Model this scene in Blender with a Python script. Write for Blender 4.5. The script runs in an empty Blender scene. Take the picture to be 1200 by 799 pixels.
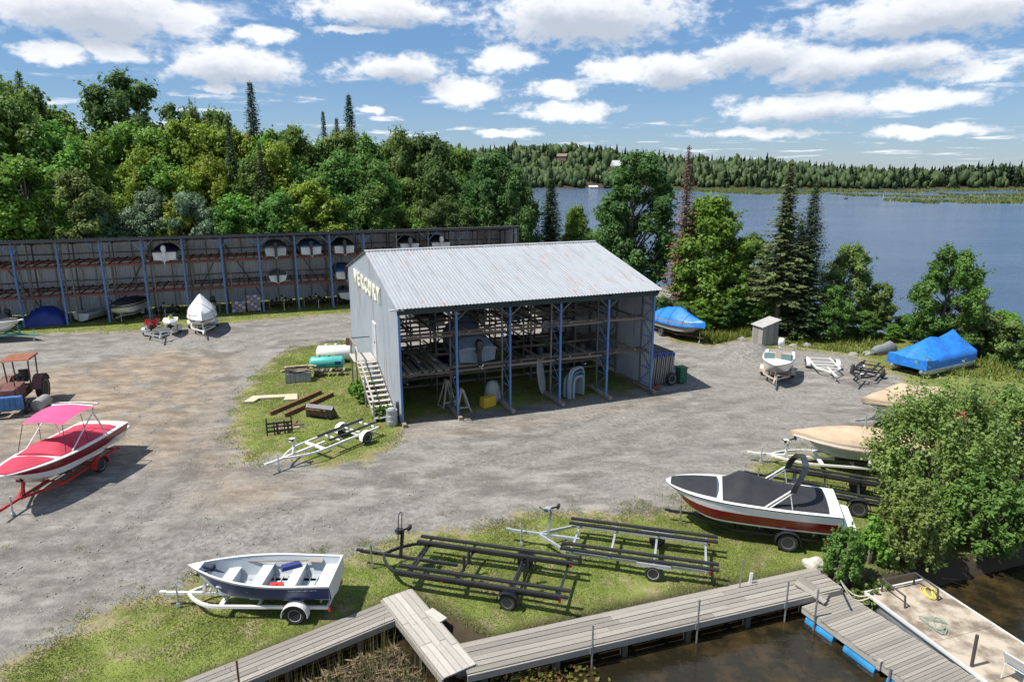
import bpy, bmesh, math, random
import numpy as np
from mathutils import Vector, Matrix, noise as mnoise
R = math.radians
random.seed(7)
scene = bpy.context.scene
C = scene.collection

# ------------------------------------------------------------------ camera, sky, sun, exposure
CAM_H, PITCH, FPX = 13.0, R(14.0), 800.0
cam_d = bpy.data.cameras.new('camera'); cam = bpy.data.objects.new('camera', cam_d); C.objects.link(cam)
cam.location = (0, 0, CAM_H); cam.rotation_euler = (math.pi/2 - PITCH, 0, 0)
cam_d.sensor_width = 36; cam_d.lens = 24.0; cam_d.clip_end = 20000; cam_d.clip_start = 0.1
scene.camera = cam
SUN_TO = Vector((-.575, -.17, 1.0)).normalized()
sun_d = bpy.data.lights.new('sun', 'SUN'); sun_o = bpy.data.objects.new('sun', sun_d); C.objects.link(sun_o)
sun_d.energy = 4.8; sun_d.angle = R(0.53); sun_d.color = (1.0, .955, .88)
sun_o.rotation_euler = SUN_TO.to_track_quat('Z', 'Y').to_euler()
sun_o.location = (-40, -20, 60)
scene.view_settings.view_transform = 'Standard'; scene.view_settings.look = 'None'
scene.view_settings.exposure = 0.58; scene.view_settings.gamma = 1.0
scene.view_settings.use_curve_mapping = False
scene.render.engine = 'CYCLES'
scene.cycles.max_bounces = 5; scene.cycles.diffuse_bounces = 3; scene.cycles.glossy_bounces = 2
scene.cycles.transmission_bounces = 4; scene.cycles.transparent_max_bounces = 8
scene.cycles.sample_clamp_indirect = 8.0
scene.cycles.use_denoising = True

def px_ray(x, y):
    r = (x-600)/FPX; d = (y-399.5)/FPX
    return Vector((r, math.cos(PITCH)-d*math.sin(PITCH), -math.sin(PITCH)-d*math.cos(PITCH)))
def G(x, y, z=0.0):
    """place on the level z that stands at this spot of the survey picture"""
    a = px_ray(x, y); t = (z-CAM_H)/a.z
    return Vector((a.x*t, a.y*t, z))

world = bpy.data.worlds.new('World'); scene.world = world; world.use_nodes = True
def build_world():
    nt = world.node_tree; N = nt.nodes; L = nt.links; N.clear()
    def node(t, **k):
        n = N.new(t)
        for a, b in k.items(): setattr(n, a, b)
        return n
    def math_(op, a, b=None, c=None, clamp=False):
        n = node('ShaderNodeMath', operation=op, use_clamp=clamp)
        for i, v in enumerate((a, b, c)):
            if v is None: continue
            if isinstance(v, (int, float)): n.inputs[i].default_value = v
            else: L.new(v, n.inputs[i])
        return n.outputs[0]
    sky = node('ShaderNodeTexSky', sky_type='NISHITA', sun_disc=False)
    sky.sun_elevation = math.asin(SUN_TO.z); sky.sun_rotation = math.atan2(SUN_TO.x, SUN_TO.y)
    sky.altitude = 300; sky.air_density = 1.0; sky.dust_density = .05; sky.ozone_density = 1.2
    tc = node('ShaderNodeTexCoord'); nrm = node('ShaderNodeVectorMath', operation='NORMALIZE'); L.new(tc.outputs['Generated'], nrm.inputs[0])
    D = nrm.outputs[0]
    sep = node('ShaderNodeSeparateXYZ'); L.new(D, sep.inputs[0])
    az = math_('ARCTAN2', sep.outputs[0], sep.outputs[1]); el = math_('ARCSINE', sep.outputs[2])
    per = R(84)
    azw = math_('WRAP', az, per/2, -per/2)            # the same kind of cloud street all round the horizon
    uv = node('ShaderNodeCombineXYZ'); L.new(azw, uv.inputs[0]); L.new(el, uv.inputs[1])
    uvn = node('ShaderNodeCombineXYZ'); L.new(az, uvn.inputs[0]); L.new(math_('MULTIPLY', el, 1.7), uvn.inputs[1])
    # billow noise that frays the outlines
    n1 = node('ShaderNodeTexNoise'); n1.inputs['Scale'].default_value = 17; n1.inputs['Detail'].default_value = 5; n1.inputs['Roughness'].default_value = .62
    L.new(uvn.outputs[0], n1.inputs['Vector'])
    n2 = node('ShaderNodeTexNoise'); n2.inputs['Scale'].default_value = 46; n2.inputs['Detail'].default_value = 4; n2.inputs['Roughness'].default_value = .6
    L.new(uvn.outputs[0], n2.inputs['Vector'])
    wsub = node('ShaderNodeVectorMath', operation='SUBTRACT'); L.new(n1.outputs['Color'], wsub.inputs[0]); wsub.inputs[1].default_value = (.5, .5, .5)
    wmul = node('ShaderNodeVectorMath', operation='MULTIPLY'); L.new(wsub.outputs[0], wmul.inputs[0]); wmul.inputs[1].default_value = (.075, .030, 0)
    wadd = node('ShaderNodeVectorMath', operation='ADD'); L.new(uv.outputs[0], wadd.inputs[0]); L.new(wmul.outputs[0], wadd.inputs[1])
    clouds = [(100,12,104,26),(208,24,44,17),(66,60,30,10),(135,60,30,11),(272,77,78,18),(310,42,34,8),
      (445,13,92,15),(412,38,38,5),(465,79,62,14),(592,70,42,14),(545,106,44,15),(655,103,36,9),(685,20,125,26),
      (725,80,40,15),(790,83,55,16),(880,66,62,20),(960,78,60,18),(1055,67,68,13),(1095,14,128,20),(1145,84,36,9),
      (662,130,56,11),(945,126,88,13),(1070,116,72,11),(256,104,22,5),(432,127,18,4),(590,156,44,5),(880,156,66,5),(1085,154,58,6)]
    def field(vec, n=99):
        out = None
        for cx, cy, rx, ry in sorted(clouds, key=lambda c: -c[2]*c[3])[:n]:
            d = px_ray(cx, cy).normalized()
            a0, e0 = math.atan2(d.x, d.y), math.asin(d.z)
            mp = node('ShaderNodeVectorMath', operation='MULTIPLY_ADD')
            sx, sy = FPX/(rx*1.02), FPX/(ry*1.12)
            L.new(vec, mp.inputs[0]); mp.inputs[1].default_value = (sx, sy, 0); mp.inputs[2].default_value = (-a0*sx, -e0*sy, 0)
            ln = node('ShaderNodeVectorMath', operation='LENGTH'); L.new(mp.outputs[0], ln.inputs[0])
            out = ln.outputs['Value'] if out is None else math_('MINIMUM', out, ln.outputs['Value'])
        return out
    f0 = field(wadd.outputs[0])
    up = node('ShaderNodeVectorMath', operation='ADD'); L.new(wadd.outputs[0], up.inputs[0]); up.inputs[1].default_value = (-.006, .017, 0)
    f1 = field(up.outputs[0], 11)
    # high sky beyond the low clouds: broken cumulus on a level ceiling
    inv = math_('DIVIDE', 1.0, math_('MAXIMUM', sep.outputs[2], .05))
    pl = node('ShaderNodeVectorMath', operation='SCALE'); L.new(D, pl.inputs[0]); L.new(inv, pl.inputs['Scale'])
    n3 = node('ShaderNodeTexNoise'); n3.inputs['Scale'].default_value = 1.1; n3.inputs['Detail'].default_value = 4; L.new(pl.outputs[0], n3.inputs['Vector'])
    high = math_('MULTIPLY', math_('SUBTRACT', n3.outputs['Fac'], .50), 9.0)
    hfade = node('ShaderNodeMapRange'); L.new(el, hfade.inputs[0]); hfade.inputs[1].default_value = R(13.5); hfade.inputs[2].default_value = R(20)
    dens0 = math_('MULTIPLY', math_('SUBTRACT', 1.02, f0), 2.2)
    nz = math_('MULTIPLY', math_('SUBTRACT', n2.outputs['Fac'], .5), 2.6)
    nz1 = math_('MULTIPLY', math_('SUBTRACT', n1.outputs['Fac'], .5), 1.9)
    dens = math_('ADD', math_('ADD', dens0, nz), nz1)
    lowz = math_('DIVIDE', 1.0, math_('ADD', math_('MAXIMUM', sep.outputs[2], 0.), .045))
    pl2 = node('ShaderNodeVectorMath', operation='MULTIPLY'); L.new(D, pl2.inputs[0]); comb = node('ShaderNodeCombineXYZ'); L.new(lowz, comb.inputs[0]); L.new(lowz, comb.inputs[1]); comb.inputs[2].default_value = 0; L.new(comb.outputs[0], pl2.inputs[1])
    n4 = node('ShaderNodeTexNoise'); n4.inputs['Scale'].default_value = .95; n4.inputs['Detail'].default_value = 6; n4.inputs['Roughness'].default_value = .55; L.new(pl2.outputs[0], n4.inputs['Vector'])
    small = math_('ADD', math_('MULTIPLY', math_('SUBTRACT', n4.outputs['Fac'], .582), 9.0), math_('MULTIPLY', nz, .45))
    dens = math_('MAXIMUM', dens, small)
    dmix = node('ShaderNodeMix', data_type='FLOAT'); L.new(hfade.outputs[0], dmix.inputs[0]); L.new(dens, dmix.inputs[2]); L.new(high, dmix.inputs[3])
    cov = node('ShaderNodeMapRange', interpolation_type='SMOOTHSTEP'); L.new(dmix.outputs[0], cov.inputs[0]); cov.inputs[1].default_value = -.30; cov.inputs[2].default_value = 1.0
    # grey undersides: cloud mass lying above a point
    mass = math_('ADD', math_('MULTIPLY', math_('SUBTRACT', 1.0, f1), 1.25), math_('ADD', math_('MULTIPLY', nz, .22), math_('MULTIPLY', nz1, .42)))
    sh = node('ShaderNodeMapRange', interpolation_type='SMOOTHSTEP'); L.new(mass, sh.inputs[0]); sh.inputs[1].default_value = -.15; sh.inputs[2].default_value = 1.0
    sh.inputs[3].default_value = 1.0; sh.inputs[4].default_value = 0.0
    ccol = node('ShaderNodeMix', data_type='RGBA'); L.new(sh.outputs[0], ccol.inputs[0])
    ccol.inputs[6].default_value = (.50, .55, .64, 1); ccol.inputs[7].default_value = (.90, .92, .955, 1)
    bg1 = node('ShaderNodeBackground'); bg1.inputs[1].default_value = SKY_STRENGTH
    gam = node('ShaderNodeGamma'); gam.inputs[1].default_value = .72; L.new(sky.outputs[0], gam.inputs[0])
    hsv = node('ShaderNodeHueSaturation'); hsv.inputs['Saturation'].default_value = 1.6; L.new(gam.outputs[0], hsv.inputs['Color'])
    tint = node('ShaderNodeMix', data_type='RGBA', blend_type='MULTIPLY'); tint.inputs[0].default_value = 1; L.new(hsv.outputs[0], tint.inputs[6]); tint.inputs[7].default_value = (.86, .95, 1.10, 1)
    air = node('ShaderNodeMix', data_type='RGBA'); air.inputs[0].default_value = .42; L.new(tint.outputs[2], air.inputs[6]); air.inputs[7].default_value = (1.7, 3.0, 5.2, 1)
    L.new(air.outputs[2], bg1.inputs[0])
    bg2 = node('ShaderNodeBackground'); bg2.inputs[1].default_value = .75; L.new(ccol.outputs[2], bg2.inputs[0])
    ms = node('ShaderNodeMixShader')
    above = node('ShaderNodeMapRange'); L.new(el, above.inputs[0]); above.inputs[1].default_value = 0; above.inputs[2].default_value = R(1.4)
    alpha = math_('MULTIPLY', math_('MULTIPLY', cov.outputs[0], above.outputs[0]), .97)
    L.new(alpha, ms.inputs[0]); L.new(bg1.outputs[0], ms.inputs[1]); L.new(bg2.outputs[0], ms.inputs[2])
    out = node('ShaderNodeOutputWorld'); L.new(ms.outputs[0], out.inputs[0])
SKY_STRENGTH = .10
build_world()
world.cycles.sampling_method = 'MANUAL'; world.cycles.sample_map_resolution = 512

# ------------------------------------------------------------------ helpers
MATS = {}
def M(name, col, rough=.55, metal=0., var=.12, scale=4., bump=0., bscale=None, coat=0., rnd=0., col2=None, thr=None, spec=.5, coords='Object', stretch=None, detail=5, transl=0.):
    """principled material: colour broken by noise, per-object tone, optional second colour in patches"""
    if name in MATS: return MATS[name]
    m = bpy.data.materials.new(name); m.use_nodes = True; MATS[name] = m
    nt = m.node_tree; N, L = nt.nodes, nt.links
    b = N['Principled BSDF']; b.inputs['Roughness'].default_value = rough; b.inputs['Metallic'].default_value = metal
    b.inputs['Specular IOR Level'].default_value = spec
    if coat: b.inputs['Coat Weight'].default_value = coat; b.inputs['Coat Roughness'].default_value = .08
    c = (*col, 1) if len(col) == 3 else col
    tc = N.new('ShaderNodeTexCoord'); src = tc.outputs[coords]
    if stretch:
        mp = N.new('ShaderNodeMapping'); mp.inputs['Scale'].default_value = stretch; L.new(src, mp.inputs[0]); src = mp.outputs[0]
    nz = N.new('ShaderNodeTexNoise'); nz.inputs['Scale'].default_value = scale; nz.inputs['Detail'].default_value = detail; nz.inputs['Roughness'].default_value = .6
    L.new(src, nz.inputs['Vector'])
    mix = N.new('ShaderNodeMix'); mix.data_type = 'RGBA'
    mr = N.new('ShaderNodeMapRange'); L.new(nz.outputs['Fac'], mr.inputs[0])
    if thr: mr.inputs[1].default_value, mr.inputs[2].default_value = thr
    else: mr.inputs[1].default_value, mr.inputs[2].default_value = .3, .7
    L.new(mr.outputs[0], mix.inputs[0])
    if col2: a, d = c, (*col2, 1)
    else: a, d = tuple(x*(1-var) for x in c[:3])+(1,), tuple(min(1, x*(1+var)) for x in c[:3])+(1,)
    mix.inputs[6].default_value, mix.inputs[7].default_value = a, d
    out = mix.outputs[2]
    if rnd:
        oi = N.new('ShaderNodeObjectInfo'); r2 = N.new('ShaderNodeMapRange'); L.new(oi.outputs['Random'], r2.inputs[0])
        r2.inputs[3].default_value, r2.inputs[4].default_value = 1-rnd, 1+rnd
        hs = N.new('ShaderNodeHueSaturation'); L.new(r2.outputs[0], hs.inputs['Value']); L.new(out, hs.inputs['Color']); out = hs.outputs[0]
    L.new(out, b.inputs['Base Color'])
    if bump:
        n2 = N.new('ShaderNodeTexNoise'); n2.inputs['Scale'].default_value = bscale or scale*4; n2.inputs['Detail'].default_value = 4
        L.new(src, n2.inputs['Vector'])
        bp = N.new('ShaderNodeBump'); bp.inputs['Strength'].default_value = bump; bp.inputs['Distance'].default_value = .03
        L.new(n2.outputs['Fac'], bp.inputs['Height']); L.new(bp.outputs[0], b.inputs['Normal'])
    return m

def tag(o, label=None, cat=None, group=None, kind=None):
    if label: o['label'] = label
    if cat: o['category'] = cat
    if group: o['group'] = group
    if kind: o['kind'] = kind
    return o
def thing(name, label, cat, loc=(0,0,0), rz=0., group=None, kind=None):
    o = bpy.data.objects.new(name, None); C.objects.link(o); o.empty_display_size = .3
    o.location = loc; o.rotation_euler = (0, 0, rz)
    return tag(o, label, cat, group, kind)
def link(name, me, parent=None):
    o = bpy.data.objects.new(name, me); C.objects.link(o)
    if parent: o.parent = parent
    return o
def copy_tree(o, parent=None):
    c = o.copy(); C.objects.link(c); c.parent = parent
    for ch in list(o.children): copy_tree(ch, c)
    return c

def frame(p, q, up=(0,0,1)):
    p, q = Vector(p), Vector(q); d = q-p; l = d.length; x = d.normalized()
    u = Vector(up)
    if abs(x.dot(u)) > .98: u = Vector((0, 1, 0))
    y = u.cross(x).normalized(); z = x.cross(y)
    return Matrix((x, y, z)).transposed(), l
class MB:
    def __init__(s): s.v, s.f, s.m = [], [], []
    def add(s, vs, fs, m=0):
        o = len(s.v); s.v += [tuple(v) for v in vs]; s.f += [tuple(i+o for i in f) for f in fs]; s.m += [m]*len(fs); return s
    def box(s, c, sz, rz=0., m=0, top=1.0, rot=None):
        vs = []
        Rm = rot if rot is not None else Matrix.Rotation(rz, 3, 'Z')
        for z in (-.5, .5):
            k = top if z > 0 else 1
            for x, y in ((-.5,-.5),(.5,-.5),(.5,.5),(-.5,.5)):
                vs.append(Vector(c)+Rm @ Vector((x*sz[0]*k, y*sz[1]*k, z*sz[2])))
        return s.add(vs, [(3,2,1,0),(4,5,6,7),(0,1,5,4),(1,2,6,5),(2,3,7,6),(3,0,4,7)], m)
    def bar(s, p, q, w, h=None, m=0, up=(0,0,1)):
        h = h or w; F, l = frame(p, q, up); p = Vector(p); vs = []
        for x in (0, l):
            for y, z in ((-.5,-.5),(.5,-.5),(.5,.5),(-.5,.5)): vs.append(p+F @ Vector((x, y*w, z*h)))
        return s.add(vs, [(3,2,1,0),(4,5,6,7),(0,1,5,4),(1,2,6,5),(2,3,7,6),(3,0,4,7)][:], m)
    def loft(s, rings, m=0, closed=True, cap=True, mats=None):
        n = len(rings[0]); vs = [v for r in rings for v in r]; fs = []; ms = []
        for i in range(len(rings)-1):
            for j in range(n if closed else n-1):
                k = (j+1) % n; fs.append((i*n+j, i*n+k, (i+1)*n+k, (i+1)*n+j)); ms.append(mats[j] if mats else m)
        o = len(s.v)
        if cap and closed:
            fs.append(tuple(range(n-1, -1, -1))); fs.append(tuple((len(rings)-1)*n+j for j in range(n))); ms += [m, m]
        s.add(vs, fs, m); s.m[-len(fs):] = ms; return s
    def tube(s, pts, r, n=6, m=0, closed=False):
        pts = [Vector(p) for p in pts]; rs = r if isinstance(r, (list, tuple)) else [r]*len(pts); rings = []
        prev = None
        for i, p in enumerate(pts):
            a = pts[max(0, i-1)]; b = pts[min(len(pts)-1, i+1)]; t = (b-a).normalized()
            if prev is None:
                u = Vector((0,0,1)) if abs(t.z) < .9 else Vector((1,0,0)); y = u.cross(t).normalized()
            else: y = (prev-t*prev.dot(t)).normalized()
            prev = y; z = t.cross(y)
            rings.append([p+(y*math.cos(2*math.pi*k/n)+z*math.sin(2*math.pi*k/n))*rs[i] for k in range(n)])
        return s.loft(rings, m)
    def lathe(s, prof, n=16, axis='z', c=(0,0,0), m=0):
        """profile of (radius, height); closed at both ends"""
        rings = []
        for r, h in prof:
            ring = []
            for k in range(n):
                a = 2*math.pi*k/n; x, y = r*math.cos(a), r*math.sin(a)
                v = {'z': (x, y, h), 'y': (x, -h, y), 'x': (h, x, y)}[axis]
                ring.append(Vector(c)+Vector(v))
            rings.append(ring)
        return s.loft(rings, m)
    def prism(s, poly, z0, z1, m=0):
        n = len(poly)
        a = sum(poly[i][0]*poly[(i+1) % n][1]-poly[(i+1) % n][0]*poly[i][1] for i in range(n))
        if a < 0: poly = poly[::-1]
        return s.loft([[(x, y, z0) for x, y in poly], [(x, y, z1) for x, y in poly]], m)
    def grid(s, fn, nu, nv, m=0):
        vs = [fn(i/nu, j/nv) for i in range(nu+1) for j in range(nv+1)]
        fs = [(i*(nv+1)+j, (i+1)*(nv+1)+j, (i+1)*(nv+1)+j+1, i*(nv+1)+j+1) for i in range(nu) for j in range(nv)]
        return s.add(vs, fs, m)
    def mesh(s, name, mats, smooth=None):
        me = bpy.data.meshes.new(name); me.from_pydata(s.v, [], s.f)
        for m in (mats if isinstance(mats, (list, tuple)) else [mats]): me.materials.append(m)
        if any(s.m): me.polygons.foreach_set('material_index', s.m)
        if smooth is not None:
            me.polygons.foreach_set('use_smooth', [True]*len(me.polygons)); me.set_sharp_from_angle(angle=R(smooth))
        me.update(); return me
    def build(s, name, mats, parent=None, smooth=None):
        return link(name, s.mesh(name, mats, smooth), parent)
UNIT = {}
def piece(name, p, q, w, h, mat, parent=None, up=(0,0,1)):
    """one beam, board or post between two points: a shared unit box scaled to size"""
    if mat.name not in UNIT: UNIT[mat.name] = MB().box((.5,0,0), (1,1,1)).mesh('board', mat)
    F, l = frame(p, q, up)
    o = link(name, UNIT[mat.name], parent)
    o.matrix_basis = Matrix.Translation(Vector(p)) @ F.to_4x4() @ Matrix.Diagonal((l, w, h, 1)); return o
def np_mesh(name, V, F, mat, attrs=None):
    """mesh from arrays; F has equal-sided faces"""
    me = bpy.data.meshes.new(name); nv, nf, k = len(V), len(F), F.shape[1]
    me.vertices.add(nv); me.vertices.foreach_set('co', V.astype(np.float32).ravel())
    me.loops.add(nf*k); me.loops.foreach_set('vertex_index', F.astype(np.int32).ravel())
    me.polygons.add(nf); me.polygons.foreach_set('loop_start', np.arange(0, nf*k, k, dtype=np.int32)); me.polygons.foreach_set('loop_total', np.full(nf, k, dtype=np.int32))
    for an, av in (attrs or {}).items():
        at = me.attributes.new(an, 'FLOAT', 'POINT'); at.data.foreach_set('value', av.astype(np.float32))
    me.update(calc_edges=True); me.materials.append(mat); return me
# ------------------------------------------------------------------ the setting: ground, lake, far shore
WATER_Z = -.62
def P2(x, y): g = G(x, y); return (g.x, g.y)
LAND = np.array([(-900,-60), (-40,-60), (-21,5.2), (-8.2,15.05), (-3.75,18.35), (-3.2,18.75), (-.55,16.75), P2(700,722), P2(960,670), P2(990,682), P2(1080,669), P2(1200,640), (24,24.5), (31.5,31), (34.5,39),
    P2(1168,424), (33.2,49), (31.2,54), (29.5,58), (24,67), (17,80), (9,104), (2,130), (-30,190), (-75,280), (-210,470), (-420,600), (-900,640)])
def sdist(X, Y, poly):
    """signed distance, positive inside"""
    d = np.full(X.shape, 1e9); ins = np.zeros(X.shape, bool); n = len(poly)
    for i in range(n):
        x0, y0 = poly[i]; x1, y1 = poly[(i+1) % n]
        ex, ey = x1-x0, y1-y0; t = np.clip(((X-x0)*ex+(Y-y0)*ey)/(ex*ex+ey*ey), 0, 1)
        d = np.minimum(d, np.hypot(X-x0-t*ex, Y-y0-t*ey))
        if y1 != y0: ins ^= ((y0 > Y) != (y1 > Y)) & (X < ex*(Y-y0)/ey+x0)
    return np.where(ins, d, -d)
def shore_far(X): return 552-.062*X+9*np.sin(X*.017)+5*np.sin(X*.051+1)
def hills(X, Y):
    s = Y-shore_far(X)
    hl = np.clip(s/170, 0, 1); hl = hl*hl*(3-2*hl)
    top = 3.5+24/(1+np.exp((X-130)/90))+4*np.sin(X*.011+.5)+2.5*np.sin(X*.031)
    return np.where(s > 0, .2+np.minimum(s, 12)*.09+hl*top, -4.0)
def smooth(a, e0, e1): t = np.clip((a-e0)/(e1-e0), 0, 1); return t*t*(3-2*t)
def ground_h(X, Y):
    X, Y = np.asarray(X, float), np.asarray(Y, float)
    d = sdist(X, Y, LAND)
    z = np.where(d > 0, 0., -2.2)*1.0
    bank = smooth(d, -.9, .25); z = -2.2+2.2*bank
    rough = .018*np.sin(X*1.9+np.sin(Y*1.3)*1.7)*np.sin(Y*1.6+.6*np.sin(X*.9))+.03*np.sin(X*.31)*np.sin(Y*.27+1)
    z = z+np.where(d > 0, rough-.03, 0)
    # gravel heap by the trees, soft rise towards the tree belt
    px_, py_ = 16.9, 47.6
    z = z+1.05*np.exp(-(((X-px_)/2.1)**2+((Y-py_)/1.25)**2)**1.3)*(1+.10*np.sin(X*5)*np.sin(Y*6))
    far = hills(X, Y)
    return np.maximum(z, far)
def gz(x, y): return float(ground_h(np.array([x]), np.array([y]))[0])

def poly_px(pts): return np.array([P2(*p) for p in pts])
SHED_A = R(21.7); SHED_O = Vector((-5.77, 33.96, 0)); SU = Vector((math.cos(SHED_A), math.sin(SHED_A), 0)); SV = Vector((-SU.y, SU.x, 0))
def shed_pt(x, y, z=0): return SHED_O+SU*x+SV*y+Vector((0,0,z))
GRASS = [poly_px([(270,500),(285,455),(322,418),(372,402),(420,398),(440,440),(474,498),(468,520),(420,540),(380,548),(330,532),(285,540)]),
         np.array([tuple(shed_pt(*p)[:2]) for p in ((-.3,.35),(15.5,.35),(15.5,15.4),(-.3,15.4))]),
         poly_px([(-60,400),(60,390),(150,388),(270,378),(410,366),(560,352),(640,346),(640,325),(-60,330)]),
         poly_px([(-40,799),(60,752),(130,712),(190,698),(240,672),(330,664),(415,652),(480,628),(575,613),(640,596),(720,604),(790,596),(840,572),(890,545),(950,528),(1030,508),(1060,470),(1200,455),(1400,470),(1400,640),(985,720),(500,860),(150,900)]),
         poly_px([(760,372),(790,400),(830,405),(872,396),(893,407),(925,408),(980,414),(1010,420),(1018,432),(1060,440),(1060,460),(1260,470),(1260,380),(940,372),(800,345)])]
DIRT = [poly_px([(-40,440),(90,425),(200,405),(290,415),(275,470),(250,530),(180,560),(60,520),(-40,560)]), poly_px([(255,480),(285,520),(300,555),(380,560),(330,600),(220,600),(200,520)]),
        poly_px([(470,502),(560,499),(660,486),(780,464),(800,466),(660,492),(560,508),(470,514)])]
def masks(X, Y):
    g = np.zeros(X.shape)
    for p in GRASS: g = np.maximum(g, smooth(sdist(X, Y, p), -1.3, 1.1))
    land = sdist(X, Y, LAND)
    g = np.maximum(g, smooth(Y, 72, 80)*(land > -2)); g = np.maximum(g, smooth(-X, 48, 56)); g = np.maximum(g, (Y > 300)*1.0)
    heap = np.exp(-(((X-16.9)/2.6)**2+((Y-47.6)/1.6)**2)**2); g = g*(1-heap)
    d = np.zeros(X.shape)
    for p in DIRT: d = np.maximum(d, smooth(sdist(X, Y, p), -1.2, 3.2))
    return g, d, smooth(land, .05, .9)
TRACKS = [[(1010,520),(850,500),(700,522),(520,560),(330,610),(160,665),(0,735)], [(230,402),(258,450),(250,520),(215,590),(120,660),(0,700)], [(800,462),(680,505),(560,545),(400,590),(200,640),(40,670)], [(410,385),(320,392),(240,420),(200,470),(150,520),(60,620),(-60,660)], [(900,470),(800,495),(720,540),(560,575),(380,628),(240,665)], [(120,430),(200,480),(205,560),(110,640)]]
def tracks(X, Y):
    out = np.zeros(X.shape)
    for ln in TRACKS:
        P_ = np.array([P2(*p) for p in ln]); t = np.linspace(0, len(P_)-1, 60); i = np.arange(len(P_)); c = np.stack([np.interp(t, i, P_[:,0]), np.interp(t, i, P_[:,1])], 1)
        for _ in range(6): c[1:-1] = (c[:-2]+2*c[1:-1]+c[2:])/4
        d = np.full(X.shape, 1e9)
        for k in range(len(c)-1):
            e = c[k+1]-c[k]; u = np.clip(((X-c[k,0])*e[0]+(Y-c[k,1])*e[1])/(e@e), 0, 1); d = np.minimum(d, np.hypot(X-c[k,0]-u*e[0], Y-c[k,1]-u*e[1]))
        out = np.maximum(out, np.exp(-((d-.85)/.30)**2))
    return out
def axis(a, b, step, lo, hi, g=1.16):
    c = list(np.arange(a, b, step)); s = step; x = a
    left = []
    while x > lo: s *= g; x -= s; left.append(x)
    s = step; x = c[-1]; right = []
    while x < hi: s *= g; x += s; right.append(x)
    return np.array(left[::-1]+c+right)
gx, gy = axis(-50, 40, .3, -1500, 1500), axis(10, 70, .3, -80, 2600)
# keep the far shore line crisp
gx = np.unique(np.concatenate([gx, np.arange(-260, 700, 14)])); gy = np.unique(np.concatenate([gy, np.arange(480, 780, 7)]))
XX, YY = np.meshgrid(gx, gy, indexing='ij'); ZZ = ground_h(XX, YY)
ga, gd, gl = masks(XX, YY); gt = tracks(XX, YY); ZZ = ZZ-.03*gt*(gl > .9)
nx, ny = XX.shape; ii = (np.arange(nx-1)[:, None]*ny+np.arange(ny-1)[None, :]).ravel()

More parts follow.
